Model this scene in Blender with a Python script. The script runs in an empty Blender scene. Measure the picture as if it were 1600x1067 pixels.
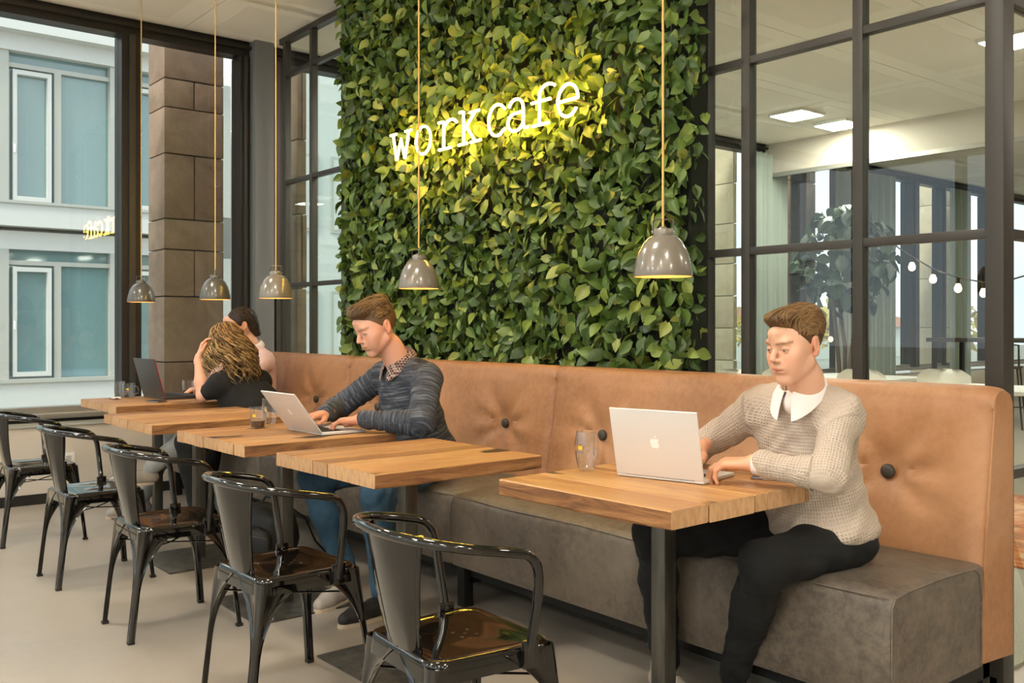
SKY = 1.35; EXPO = 0.70; SUN = 2.0; LAMP = 56.0; NEON = 45.0   # light levels used by the lines below
import bpy, bmesh, math, random
import numpy as np
from mathutils import Vector, Matrix, Euler
random.seed(7); rng = np.random.default_rng(7)
sc = bpy.context.scene
# ------------------------------------------------------------------ camera
CAM_H = 1.22
cam_d = bpy.data.cameras.new('camera'); cam = bpy.data.objects.new('camera', cam_d); sc.collection.objects.link(cam)
cam.location = (0, 0, CAM_H)
cam.rotation_euler = (math.radians(90), 0, math.radians(50.94))
cam_d.sensor_width = 36; cam_d.lens = 1485 / 1600 * 36
cam_d.shift_y = -(533.5 - 510) / 1600
cam_d.clip_start = .05; cam_d.clip_end = 300
sc.camera = cam
# ------------------------------------------------------------------ world (bright overcast sky)
w = bpy.data.worlds.new('World'); sc.world = w; w.use_nodes = True
nt = w.node_tree; nt.nodes.clear()
out = nt.nodes.new('ShaderNodeOutputWorld'); bg = nt.nodes.new('ShaderNodeBackground')
tc = nt.nodes.new('ShaderNodeTexCoord'); mp = nt.nodes.new('ShaderNodeMapping'); mp.inputs['Scale'].default_value = (1, 1, 2.6)
nz = nt.nodes.new('ShaderNodeTexNoise'); nz.inputs['Scale'].default_value = 2.2; nz.inputs['Detail'].default_value = 5
rp = nt.nodes.new('ShaderNodeValToRGB')
rp.color_ramp.elements[0].position = .38; rp.color_ramp.elements[0].color = (.62, .74, .90, 1)
rp.color_ramp.elements[1].position = .62; rp.color_ramp.elements[1].color = (.95, .95, .96, 1)
nt.links.new(tc.outputs['Generated'], mp.inputs[0]); nt.links.new(mp.outputs[0], nz.inputs['Vector'])
nt.links.new(nz.outputs['Fac'], rp.inputs[0]); nt.links.new(rp.outputs[0], bg.inputs[0])
bg.inputs[1].default_value = SKY
nt.links.new(bg.outputs[0], out.inputs[0])
# ------------------------------------------------------------------ exposure and window portals, ceiling lamps are built with the ceiling
sc.view_settings.view_transform = 'Standard'; sc.view_settings.look = 'None'; sc.view_settings.gamma = 1
sc.view_settings.exposure = EXPO
try: sc.view_settings.use_curve_mapping = False
except Exception: pass
def area(name, loc, rot, sx, sy, power, col=(1, 1, 1), portal=False):
    l = bpy.data.lights.new(name, 'AREA'); l.shape = 'RECTANGLE'; l.size = sx; l.size_y = sy; l.energy = power; l.color = col
    if portal: l.cycles.is_portal = True
    o = bpy.data.objects.new(name, l); sc.collection.objects.link(o); o.location = loc; o.rotation_euler = rot
    return o
CEIL = 3.465; WX = -7.16; GY = 3.30; BY = -5.2; EX = 4.6
area('portal_window', (WX + .05, -.9, 2.0), (0, math.radians(-90), 0), 2.9, 8.2, 1, portal=True)
area('portal_window', (-1.3, BY + .05, 1.9), (math.radians(90), 0, 0), 11.4, 3.0, 1, portal=True)
area('portal_window', (WX + .05, 11.5, 2.0), (0, math.radians(-90), 0), 2.9, 16, 1, portal=True)
sun = bpy.data.lights.new('sun', 'SUN'); sun.energy = SUN; sun.angle = math.radians(12); sun.color = (1, .93, .82)
so = bpy.data.objects.new('sun', sun); sc.collection.objects.link(so)
so.rotation_euler = Vector((-.25, .8, -.62)).to_track_quat('-Z', 'Y').to_euler()
# ------------------------------------------------------------------ helpers
COL = sc.collection
def link(o): COL.objects.link(o); return o
def empty(name, loc=(0, 0, 0), rz=0, label=None, cat=None, group=None):
    o = bpy.data.objects.new(name, None); o.empty_display_size = .1; link(o); o.location = loc; o.rotation_euler = (0, 0, rz)
    tag(o, label, cat, group); return o
def tag(o, label=None, cat=None, group=None, kind=None):
    for k, v in (('label', label), ('category', cat), ('group', group), ('kind', kind)):
        if v: o[k] = v
    return o
class MB:
    def __init__(s): s.v = []; s.f = []; s.smooth = False
    def add(s, vs, fs):
        n = len(s.v); s.v += [tuple(map(float, p)) for p in vs]; s.f += [tuple(i + n for i in f) for f in fs]; return s
    def box(s, x0, x1, y0, y1, z0, z1):
        return s.add([(x0,y0,z0),(x1,y0,z0),(x1,y1,z0),(x0,y1,z0),(x0,y0,z1),(x1,y0,z1),(x1,y1,z1),(x0,y1,z1)],
                     [(3,2,1,0),(4,5,6,7),(0,1,5,4),(1,2,6,5),(2,3,7,6),(3,0,4,7)])
    def grid(s, P, closeu=False, closev=False):
        P = np.asarray(P); n, m = P.shape[:2]
        fs = []
        for i in range(n if closeu else n - 1):
            for j in range(m if closev else m - 1):
                a = i * m + j; b = i * m + (j + 1) % m; c2 = ((i + 1) % n) * m + (j + 1) % m; d = ((i + 1) % n) * m + j
                fs.append((a, b, c2, d))
        return s.add(P.reshape(-1, 3), fs)
    def tube(s, path, r, n=8, cap=True, closed=False, flat=1.0, ref=(0, 0, 1)):
        P = np.asarray(path, float); k = len(P)
        R = np.broadcast_to(np.asarray(r, float), (k,))
        T = np.gradient(P, axis=0) if not closed else (np.roll(P, -1, 0) - np.roll(P, 1, 0))
        T /= np.linalg.norm(T, axis=1)[:, None] + 1e-12
        u = np.cross(T[0], ref)
        if np.linalg.norm(u) < 1e-3: u = np.cross(T[0], (1, 0, 0))
        u /= np.linalg.norm(u); rings = []
        for i in range(k):
            u = u - T[i] * np.dot(u, T[i]); u /= np.linalg.norm(u) + 1e-12
            v = np.cross(T[i], u)
            a = np.linspace(0, 2 * math.pi, n, endpoint=False)
            rings.append(P[i] + R[i] * (np.cos(a)[:, None] * u + flat * np.sin(a)[:, None] * v))
        b = len(s.v); s.grid(rings, closeu=closed, closev=True)
        if cap and not closed:
            s.f.append(tuple(b + i for i in range(n))[::-1]); e = b + (k - 1) * n; s.f.append(tuple(e + i for i in range(n)))
        return s
    def lathe(s, prof, n=32, c=(0, 0, 0)):
        a = np.linspace(0, 2 * math.pi, n, endpoint=False)
        P = [[(c[0] + r * math.cos(t), c[1] + r * math.sin(t), c[2] + z) for t in a] for r, z in prof]
        return s.grid(P, closev=True)
    def ball(s, c, r, n=12, m=8):
        rx, ry, rz = (r, r, r) if np.isscalar(r) else r
        return s.grid([[(c[0] + rx * math.sin(p) * math.cos(t), c[1] + ry * math.sin(p) * math.sin(t), c[2] + rz * math.cos(p))
                        for t in np.linspace(0, 2 * math.pi, n, endpoint=False)] for p in np.linspace(1e-3, math.pi - 1e-3, m)], closev=True)
    def mesh(s, name, mat=None, smooth=None):
        me = bpy.data.meshes.new(name); me.from_pydata(s.v, [], s.f); me.update()
        if mat: me.materials.append(mat)
        if smooth:
            me.shade_smooth(); me.set_sharp_from_angle(angle=math.radians(smooth))
        bm = bmesh.new(); bm.from_mesh(me); bmesh.ops.recalc_face_normals(bm, faces=bm.faces); bm.to_mesh(me); bm.free()
        return me
    def build(s, name, mat, parent=None, smooth=None, loc=None, rot=None, bevel=0, seg=2):
        me = s.mesh(name, mat, None if bevel else smooth)
        if bevel:
            bm = bmesh.new(); bm.from_mesh(me); bmesh.ops.remove_doubles(bm, verts=bm.verts, dist=1e-5)
            es = [e for e in bm.edges if len(e.link_faces) == 2 and e.calc_face_angle(0) > .5]
            bmesh.ops.bevel(bm, geom=es, offset=bevel, segments=seg, profile=.6, affect='EDGES', clamp_overlap=True)
            bm.to_mesh(me); bm.free()
            me.shade_smooth(); me.set_sharp_from_angle(angle=math.radians(smooth or 40))
        return obj(name, me, parent, loc, rot)
def obj(name, me, parent=None, loc=None, rot=None):
    o = bpy.data.objects.new(name, me); link(o)
    if parent: o.parent = parent
    if loc is not None: o.location = loc
    if rot is not None: o.rotation_euler = rot
    return o
def box(name, mat, x0, x1, y0, y1, z0, z1, parent=None, bevel=0, **k):
    """box whose origin is its own centre"""
    hx, hy_, hz = (x1 - x0) / 2, (y1 - y0) / 2, (z1 - z0) / 2
    return MB().box(-hx, hx, -hy_, hy_, -hz, hz).build(name, mat, parent, loc=((x0 + x1) / 2, (y0 + y1) / 2, (z0 + z1) / 2), bevel=bevel, **k)
def struct(o): o['kind'] = 'structure'; return o
def kids(o): return [c for c in bpy.data.objects if c.parent == o]
def copy_tree(o, parent=None, table=None):
    c = o.copy(); link(c)
    if parent: c.parent = parent
    for ch in kids(o): copy_tree(ch, c)
    return c
# ------------------------------------------------------------------ materials
def srgb(r, g, b): return tuple((x / 255 / 12.92 if x / 255 <= .04045 else ((x / 255 + .055) / 1.055) ** 2.4) for x in (r, g, b)) + (1,)
MAT = {}
def mat(name, col, rough=.5, metal=0, **kw):
    m = bpy.data.materials.new(name); m.use_nodes = True; b = m.node_tree.nodes['Principled BSDF']
    b.inputs['Base Color'].default_value = col; b.inputs['Roughness'].default_value = rough; b.inputs['Metallic'].default_value = metal
    for k, v in kw.items(): b.inputs[k.replace('_', ' ')].default_value = v
    MAT[name] = m; return m
class N:
    """tiny node-building helper"""
    def __init__(s, m): s.m = m; s.t = m.node_tree; s.b = s.t.nodes.get('Principled BSDF')
    def n(s, t, **k):
        x = s.t.nodes.new(t)
        for a, v in k.items(): setattr(x, a, v)
        return x
    def l(s, a, b): s.t.links.new(a, b)
    def coord(s, kind='Object', scale=(1, 1, 1), rot=(0, 0, 0), add=None):
        c = s.n('ShaderNodeTexCoord'); m = s.n('ShaderNodeMapping'); m.inputs['Scale'].default_value = scale; m.inputs['Rotation'].default_value = rot
        s.l(c.outputs[kind], m.inputs[0])
        if add is not None: s.l(add, m.inputs['Location'])
        return m.outputs[0]
    def attr(s, name): a = s.n('ShaderNodeAttribute'); a.attribute_name = name; return a
    def noise(s, v, scale=5, detail=4, rough=.55, dist=0, out='Fac'):
        x = s.n('ShaderNodeTexNoise'); x.inputs['Scale'].default_value = scale; x.inputs['Detail'].default_value = detail
        x.inputs['Roughness'].default_value = rough; x.inputs['Distortion'].default_value = dist
        if v is not None: s.l(v, x.inputs['Vector'])
        return x.outputs[out]
    def ramp(s, f, stops):
        r = s.n('ShaderNodeValToRGB'); e = r.color_ramp.elements
        while len(e) < len(stops): e.new(.5)
        for i, (p, c) in enumerate(stops): e[i].position = p; e[i].color = c
        s.l(f, r.inputs[0]); return r.outputs[0]
    def mix(s, f, a, b, mode='MIX'):
        x = s.n('ShaderNodeMix', data_type='RGBA', blend_type=mode)
        for i, v in ((0, f), (6, a), (7, b)):
            if isinstance(v, (int, float, tuple)): x.inputs[i].default_value = v
            else: s.l(v, x.inputs[i])
        return x.outputs[2]
    def math(s, op, a, b=None, c=None):
        x = s.n('ShaderNodeMath', operation=op)
        for i, v in enumerate((a, b, c)):
            if v is None: continue
            if isinstance(v, (int, float)): x.inputs[i].default_value = v
            else: s.l(v, x.inputs[i])
        return x.outputs[0]
    def bump(s, h, strength=.2, dist=.01):
        x = s.n('ShaderNodeBump'); x.inputs['Strength'].default_value = strength; x.inputs['Distance'].default_value = dist
        s.l(h, x.inputs['Height']); s.l(x.outputs[0], s.b.inputs['Normal']); return x
    def col(s, c): s.l(c, s.b.inputs['Base Color'])
    def rough(s, c): s.l(c, s.b.inputs['Roughness'])
    def rnd(s): return s.n('ShaderNodeObjectInfo').outputs['Random']
def grey(v): return (v, v, v, 1)
mat('white_paint', srgb(228, 224, 214), .6); mat('cream_wall', srgb(205, 195, 180), .7)
mat('frame', srgb(66, 62, 56), .42, .3); mat('frame_dark', srgb(44, 41, 37), .45, .3); mat('column_paint', srgb(112, 113, 110), .55)
mat('alu', srgb(165, 160, 150), .35, .6)
m = mat('steel', srgb(98, 95, 88), .42, .75); q = N(m); q.col(q.ramp(q.noise(q.coord(scale=(1, 1, .15)), 18, 5), [(.3, srgb(80, 78, 72)), (.7, srgb(122, 118, 108))]))
mat('black_steel', srgb(34, 33, 31), .5, .4)
m = mat('chair_lacquer', (.03, .027, .023, 1), .085, .9, Coat_Weight=1.0, Coat_Roughness=.04)
q = N(m); q.col(q.ramp(q.noise(q.coord(), 7, 3), [(.3, (.016, .015, .0135, 1)), (.75, (.036, .033, .028, 1))]))
# floor
m = mat('concrete', srgb(176, 164, 146), .3); q = N(m); c = q.coord()
q.col(q.mix(q.noise(c, 26, 5, .6), q.ramp(q.noise(c, 1.1, 5, .6, .6), [(.25, srgb(150, 141, 128)), (.75, srgb(168, 159, 145))]), srgb(166, 157, 144)))
q.rough(q.ramp(q.noise(c, 2.3, 4), [(.3, grey(.3)), (.75, grey(.42))]))
m = mat('carpet', srgb(172, 162, 146), .95); q = N(m); q.col(q.ramp(q.noise(q.coord(), 160, 3), [(.3, srgb(140, 131, 118)), (.7, srgb(192, 182, 166))]))
m = mat('rug', srgb(180, 110, 60), .95); q = N(m); q.col(q.ramp(q.noise(q.coord(), 5, 5, .65, 1.2), [(.35, srgb(120, 84, 62)), (.5, srgb(196, 108, 48)), (.62, srgb(205, 170, 130))]))
m = mat('ceiling', srgb(247, 242, 230), .75); mat('ceiling_inset', srgb(239, 233, 220), .75); mat('ceiling_seam', srgb(150, 143, 130), .8)
# glass panes: thin architectural glass
def glass(name, tint, ior=1.5, boost=1.0, rough=0.0):
    m = bpy.data.materials.new(name); m.use_nodes = True; q = N(m); q.t.nodes.clear()
    o = q.n('ShaderNodeOutputMaterial'); t = q.n('ShaderNodeBsdfTransparent'); t.inputs[0].default_value = tint
    g = q.n('ShaderNodeBsdfGlossy'); g.inputs['Roughness'].default_value = rough; g.inputs[0].default_value = (1, 1, 1, 1)
    fr = q.n('ShaderNodeFresnel'); fr.inputs[0].default_value = ior
    mx = q.n('ShaderNodeMixShader'); gm = q.n('ShaderNodeNewGeometry'); q.l(q.math('MULTIPLY', q.math('MULTIPLY', fr.outputs[0], boost), q.math('SUBTRACT', 1.0, gm.outputs['Backfacing'])), mx.inputs[0]); q.l(t.outputs[0], mx.inputs[1]); q.l(g.outputs[0], mx.inputs[2])
    q.l(mx.outputs[0], o.inputs[0]); MAT[name] = m; return m
glass('pane', (.93, .96, .94, 1), 1.5, 1.25); glass('pane_partition', (.90, .95, .92, 1), 1.52, 1.3)
glass('tumbler', (.95, .96, .96, 1), 1.55, 2.4)
# leather
def leather(name, a, b, c3, scuff):
    m = mat(name, a, .48); q = N(m); c = q.coord()
    base = q.ramp(q.noise(c, 1.6, 6, .62, .5), [(.28, a), (.52, b), (.75, c3)])
    fine = q.ramp(q.noise(c, 38, 5, .7), [(.35, grey(.0)), (.62, grey(1))])
    base = q.mix(q.math('MULTIPLY', fine, scuff), base, c3)
    q.col(base)
    vo = q.n('ShaderNodeTexVoronoi'); vo.inputs['Scale'].default_value = 260; q.l(c, vo.inputs['Vector'])
    h = q.math('ADD', q.math('MULTIPLY', vo.outputs['Distance'], .25), q.noise(c, 9, 5))
    q.bump(h, .22, .006); q.rough(q.ramp(q.noise(c, 5, 4), [(.3, grey(.38)), (.7, grey(.58))]))
    return m
leather('tan_leather', srgb(138, 92, 56), srgb(170, 119, 79), srgb(196, 147, 107), .3)
leather('grey_leather', srgb(62, 55, 49), srgb(92, 83, 73), srgb(132, 119, 103), .5)
leather('button_leather', srgb(58, 52, 46), srgb(66, 60, 54), srgb(78, 70, 62), .2)
# oak boards; grain runs along object Y
def wood(name, along):
    m = mat(name, srgb(196, 148, 92), .42); q = N(m); r = q.rnd()
    off = q.n('ShaderNodeCombineXYZ'); q.l(q.math('MULTIPLY', r, 37.), off.inputs[0]); q.l(q.math('MULTIPLY', r, 11.), off.inputs[1]); q.l(q.math('MULTIPLY', r, 5.), off.inputs[2])
    sc_ = (1, .09, 1) if along == 'Y' else (.09, 1, 1)
    c = q.coord(scale=sc_, add=off.outputs[0])
    g = q.noise(c, 22, 6, .6, .8)
    col = q.ramp(g, [(.25, srgb(140, 98, 58)), (.45, srgb(184, 140, 92)), (.62, srgb(204, 164, 114)), (.8, srgb(168, 122, 76))])
    big = q.noise(c, 5, 4, .6, .5); col = q.mix(q.ramp(big, [(.35, grey(.0)), (.7, grey(.55))]), col, srgb(168, 112, 62))
    tone = q.ramp(r, [(0, srgb(176, 150, 126)), (.5, srgb(255, 246, 232)), (1, srgb(214, 188, 158))]); col = q.mix(.75, col, tone, 'MULTIPLY')
    # dark cracks and knots
    sc2 = (1, .28, 1) if along == 'Y' else (.28, 1, 1)
    c2 = q.coord(scale=sc2, add=off.outputs[0]); k = q.ramp(q.noise(c2, 7.5, 3, .5, .4), [(.635, grey(0)), (.675, grey(1))])
    col = q.mix(k, col, srgb(58, 38, 24))
    # rough sawn, darker outer flanks come with the timber
    q.col(col); q.bump(q.math('SUBTRACT', g, q.math('MULTIPLY', k, 2.0)), .25, .004)
    q.rough(q.ramp(g, [(.3, grey(.38)), (.7, grey(.52))])); return m
wood('oak', 'Y')
m = mat('oak_end', srgb(205, 168, 125), .6); q = N(m); r = q.rnd(); c = q.coord(scale=(1, .3, .35)); g = q.noise(c, 70, 5, .6, .3)
q.col(q.mix(.45, q.ramp(g, [(.3, srgb(182, 142, 102)), (.5, srgb(202, 164, 122)), (.75, srgb(216, 182, 142))]), q.ramp(r, [(0, srgb(190, 160, 130)), (.5, srgb(255, 238, 215)), (1, srgb(220, 190, 155))]), 'MULTIPLY')); q.bump(g, .08, .002)
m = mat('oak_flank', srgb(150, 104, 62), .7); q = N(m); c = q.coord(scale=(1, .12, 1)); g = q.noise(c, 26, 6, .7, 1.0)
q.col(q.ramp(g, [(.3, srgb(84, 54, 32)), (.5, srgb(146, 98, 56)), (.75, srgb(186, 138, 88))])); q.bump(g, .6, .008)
# leaves
m = mat('leaf', srgb(80, 110, 40), .38); q = N(m); geo = q.n('ShaderNodeNewGeometry')
r = q.math('FRACT', q.math('ADD', geo.outputs['Random Per Island'], q.math('MULTIPLY', q.rnd(), 3.7)))
col = q.ramp(r, [(.0, srgb(34, 56, 24)), (.3, srgb(58, 86, 34)), (.6, srgb(84, 112, 44)), (.85, srgb(118, 138, 58)), (1, srgb(154, 160, 78))])
col = q.mix(q.math('MULTIPLY', q.noise(q.coord(), 60, 3), .35), col, srgb(120, 140, 70)); q.col(col)
q.bump(q.noise(q.coord(), 130, 2), .15, .004)
q.b.inputs['Specular IOR Level'].default_value = .45
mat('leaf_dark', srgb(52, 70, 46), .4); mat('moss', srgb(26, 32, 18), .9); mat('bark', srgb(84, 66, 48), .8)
def emit(name, col, s):
    m = bpy.data.materials.new(name); m.use_nodes = True; b = m.node_tree.nodes['Principled BSDF']
    b.inputs['Base Color'].default_value = col; b.inputs['Emission Color'].default_value = col; b.inputs['Emission Strength'].default_value = s
    MAT[name] = m; return m
emit('neon', (1, .58, .07, 1), NEON); emit('lamp_panel', (1, .94, .84, 1), LAMP); emit('bulb', (1, .62, .25, 1), 10); emit('bulb_small', (1, .7, .35, 1), 9)
# lamp shades
mat('shade_taupe', srgb(130, 122, 110), .24, .2, Coat_Weight=.4); mat('shade_taupe_backlit', srgb(92, 88, 80), .3, .15, Coat_Weight=.4); mat('shade_white_in', srgb(235, 205, 150), .5)  # second shade: the taupe darkened in its colour for the backlit lamps
mat('cord', srgb(214, 174, 104), .7)
# metals, plastics
mat('alu_laptop', srgb(226, 223, 218), .36, .25); mat('logo_white', srgb(252, 250, 246), .3); mat('key_black', srgb(24, 24, 26), .5)
mat('laptop_black', srgb(62, 60, 58), .42); mat('red_trim', srgb(150, 32, 34), .4); mat('screen', srgb(20, 22, 26), .15)
mat('coffee', srgb(48, 26, 14), .2); mat('foam', srgb(150, 110, 76), .6); mat('paper', srgb(235, 232, 225), .7); mat('yellow_print', srgb(226, 190, 40), .5); mat('grey_print', srgb(120, 118, 112), .6)
mat('phone_metal', srgb(150, 150, 152), .3, .8); mat('bag', srgb(26, 26, 25), .55)
# stone
def stone(name, a, b):
    m = mat(name, a, .85); q = N(m); r = q.rnd(); off = q.n('ShaderNodeCombineXYZ'); q.l(q.math('MULTIPLY', r, 31.), off.inputs[2]); c = q.coord(add=off.outputs[0])
    q.col(q.mix(.5, q.ramp(q.noise(c, 3, 6, .65, .8), [(.3, a), (.7, b)]), q.ramp(r, [(0, srgb(200, 170, 150)), (1, srgb(255, 245, 230))]), 'MULTIPLY')); q.bump(q.noise(c, 18, 6), .4, .01)
stone('sandstone', srgb(132, 110, 94), srgb(166, 144, 126)); stone('pale_stone', srgb(205, 186, 160), srgb(226, 212, 190)); stone('brick', srgb(120, 92, 70), srgb(150, 122, 96))
mat('facade', srgb(205, 205, 198), .7); mat('facade_frame', srgb(176, 176, 166), .6)
m = mat('facade_glass', srgb(112, 142, 142), .05, .0); m.node_tree.nodes['Principled BSDF'].inputs['Specular IOR Level'].default_value = 1
mat('facade_dark', srgb(60, 66, 66), .6); mat('pavement', srgb(150, 146, 138), .9); mat('asphalt', srgb(110, 108, 104), .9)
mat('curtain', srgb(150, 158, 148), .85); mat('shell_chair', srgb(226, 220, 208), .7); mat('table_white', srgb(235, 232, 226), .4); mat('dark_wood', srgb(70, 58, 48), .5); mat('pot', srgb(70, 68, 64), .6)
# ================================================================== STRUCTURE
M = MAT
YF = 19.0
struct(box('floor', M['concrete'], WX - .1, EX + .1, BY - .1, YF, -.12, 0))
cp = struct(box('floor', M['carpet'], WX + .1, -1.50, GY + .04, YF - .2, 0, .012))
# ceiling with separate panels
cl = struct(box('ceiling', M['ceiling_seam'], WX - .1, EX + .1, BY - .1, YF, CEIL + .02, CEIL + .2))
PX, PY = .97, 1.94
tm = MB()
tm.box(-PX/2 + .004, PX/2 - .004, -PY/2 + .004, PY/2 - .004, 0, .018)
me_tile = tm.mesh('ceiling_panel', M['ceiling']); me_tile.materials.append(M['ceiling_inset'])
tb = MB().box(-PX/2 + .17, PX/2 - .17, -PY/2 + .17, PY/2 - .17, -.0015, .001).mesh('perforated_field', M['ceiling_inset'])
cz = CEIL - (CEIL + .11)
x = -3.35 + PX / 2 - 4 * PX
cl_c = Vector(cl.location)
xs = [x + i * PX for i in range(12)]; ys = [-4.2 + PY * j for j in range(12)]
for xx in xs:
    for yy in ys:
        if xx - PX/2 < WX + .02 or xx > EX - .3 or yy > YF - 1: 
            if xx - PX/2 >= WX - .4 and xx < 0: pass
            else: continue
        t = obj('ceiling_panel', me_tile, cl, loc=Vector((max(xx, WX + PX/2 + .02), yy, CEIL)) - cl_c)
        if xx < 0 and yy > 0: obj('perforated_field', tb, t)
# ceiling lamps (square LED panels), a few seen, the rest unseen and added for light
def ceil_lamp(x, y, label):
    e = empty('ceiling_lamp', (x, y, CEIL - .03), 0, label, 'ceiling lamp', 'square ceiling lamps')
    MB().box(-.21, .21, -.21, .21, 0, .029).build('housing', M['white_paint'], e, bevel=.006)
    MB().box(-.19, .19, -.19, .19, -.006, .002).build('diffuser', M['lamp_panel'], e, bevel=.004)
ceil_lamp(-5.88, 8.63, 'square ceiling lamp seen through the glass above the leafy plant, the left one')
ceil_lamp(-5.87, 9.42, 'square ceiling lamp seen half behind the middle mullion of the glass partition')
ceil_lamp(-3.28, 7.71, 'square ceiling lamp glowing beside the corner post at the upper right')
for y, row in ((.9, (-4.9, -2.3, .3, 2.9)), (-1.2, (-6.6, -2.3, .3, 2.9)), (-3.6, (-4.2, -2.0, .3, 2.9))):  # unseen lamps, added to brighten the cafe
    for x in row:
        ceil_lamp(x, y, 'unseen square ceiling lamp added to light the near part of the cafe')
for x, y in ((-5.2, 5.4), (-4.3, 4.5), (-3.4, 3.95), (-6.0, 6.3)): ceil_lamp(x, y, 'square ceiling lamp added to light the glazed room, unseen behind the plant wall')  # added out of sight to brighten the glazed room
for x, y in ((1.2, 5.0), (1.2, 8.0), (-.0, 11.)): ceil_lamp(x, y, 'unseen square ceiling lamp added to light the carpet past the end of the bench')  # off-frame lamps added for light right of the bench
for y in (13.0, 16.0): ceil_lamp(-4.8, y, 'unseen square ceiling lamp added for light far back in the glazed room')  # more unseen lamps, added to light the rear end
# bulkhead in the rear room and its rail
struct(box('trim_1', M['cream_wall'], WX, -1.5, 9.85, 10.0, CEIL - .36, CEIL, ))
struct(box('trim_2', M['alu'], WX, -1.5, 9.8, 9.84, CEIL - .42, CEIL - .37))
# outer walls
struct(box('wall_right', M['cream_wall'], EX, EX + .15, BY, YF, 0, CEIL + .02))
struct(box('wall_back', M['cream_wall'], WX, EX, YF - .15, YF, 0, CEIL + .02))
# camera side facade
fb = struct(empty('window_5', (0, BY, 0)))
box('low_wall', M['cream_wall'], WX, EX, -.12, .0, 0, .5, fb)
box('head_rail', M['frame_dark'], WX, EX, -.10, .0, 3.34, CEIL + .02, fb)
x = WX
while x < EX:
    box('mullion', M['frame_dark'], x, x + .09, -.12, .02, .5, 3.34, fb)
    box('pane', M['pane'], x + .09, x + 1.43, -.06, -.05, .5, 3.34, fb)
    x += 1.43
# ---- glass partition behind the bench (window_1)
gp = struct(empty('window_1', (0, GY, 0)))
ver = [-6.845, -6.402, -5.92, -2.70, -2.482, -1.966]
TZ = [(.70, .732), (1.52, 1.552), (2.32, 2.352), (3.153, 3.185)]
for x in ver: box('mullion', M['frame'], x - .021, x + .021, -.025, .025, 0, CEIL, gp, bevel=.002)
box('corner_post', M['frame'], -1.49, -1.428, -.03, .05, 0, CEIL, gp, bevel=.003)
box('head_rail', M['frame'], -6.92, -1.45, -.03, .03, CEIL - .045, CEIL, gp)
box('floor_rail', M['frame'], -6.92, -1.45, -.03, .03, 0, .04, gp)
spans = [(-6.845, -6.402), (-6.402, -5.92), (-2.70, -2.482), (-2.482, -1.966), (-1.966, -1.459)]
for a, b in spans:
    for z0, z1 in TZ: box('transom', M['frame'], a + .02, b - .02, -.022, .022, z0, z1, gp, bevel=.002)
    lv = [.04] + [z for t in TZ for z in t] + [CEIL - .045]
    for i in range(0, len(lv), 2): box('pane', M['pane_partition'], a + .02, b - .02, -.004, .004, lv[i], lv[i + 1], gp)
box('solid_panel', M['frame_dark'], -5.90, -2.72, -.03, .03, 0, CEIL, gp)
MB().lathe([(0, 0), (.012, 0), (.012, .002), (0, .002)], 20).build('sticker', M['logo_white'], gp, loc=(-2.09, -.006, 1.17), rot=(math.radians(90), 0, 0))
# ---- side partition running back from the corner post (window_2)
gs = struct(empty('window_2', (-1.459, GY, 0)))
for y in (1.1, 2.2, 3.3, 4.4): box('mullion', M['frame'], -.025, .025, y - .02, y + .02, 0, CEIL, gs)
box('head_rail', M['frame'], -.03, .03, .05, 4.4, CEIL - .05, CEIL, gs)
for k in range(4):
    a, b = k * 1.1 + .05, (k + 1) * 1.1 - .02
    for z0, z1 in TZ: box('transom', M['frame'], -.022, .022, a, b, z0, z1, gs)
    lv = [.04] + [z for t in TZ for z in t] + [CEIL - .045]
    for i in range(0, len(lv), 2): box('pane', M['pane_partition'], -.004, .004, a, b, lv[i], lv[i + 1], gs)
# ---- window wall on the left (window_3 beside the tables, window_4 in the rear room)
def window_bank(name, bays, posts, y0, y1, hz):
    e = struct(empty(name, (WX, 0, 0)))
    box('head_rail', M['frame_dark'], -.14, .0, y0, y1, hz, CEIL + .02, e)
    box('head_lip', M['frame_dark'], 0, .05, y0, y1, hz + .05, hz + .075, e)
    for a, b in posts:
        box('post', M['frame_dark'], -.16, .01, a, b, .62, hz, e)
        box('post_ridge', M['frame'], .01, .035, a + (b - a) * .35, a + (b - a) * .65, .62, hz, e)
    for a, b in bays:
        box('pane', M['pane'], -.085, -.075, a, b, .66, hz, e)
        for z0, z1 in ((.62, .66),): box('bottom_rail', M['alu'], -.12, 0, a, b, z0, z1, e)
    return e
w3 = window_bank('window_3', [(-5.1, -2.76), (-2.7, -.26), (-.2, 2.15), (2.29, 3.05)], [(-2.76, -2.66), (-.26, -.16), (2.15, 2.29), (3.05, 3.13)], BY, 3.13, 3.35)
sl = struct(empty('wall_left', (WX, 0, 0)))
box('low_wall', M['cream_wall'], -.15, .04, BY, YF, 0, .53, sl)
box('sill_board', M['alu'], -.12, .09, BY, 3.13, .585, .62, sl, bevel=.004)
box('sill_step', M['facade_frame'], -.12, .06, BY, 3.13, .53, .56, sl)
box('sill_groove', M['frame_dark'], -.12, .045, BY, 3.13, .56, .585, sl)
struct(box('baseboard_left', M['frame_dark'], WX + .04, WX + .055, BY, GY, 0, .07))
struct(box('trim_3', M['column_paint'], WX - .16, WX + .12, 3.13, 3.285, 0, CEIL))
skt = tag(empty('wall_socket', (WX + .04, 1.78, .3)), 'small white wall socket on the low wall under the window', 'socket')
box('plate', M['white_paint'], 0, .008, -.04, .04, -.04, .04, skt, bevel=.002); box('socket_well', M['facade_frame'], .007, .0095, -.018, .018, -.018, .018, skt)
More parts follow.
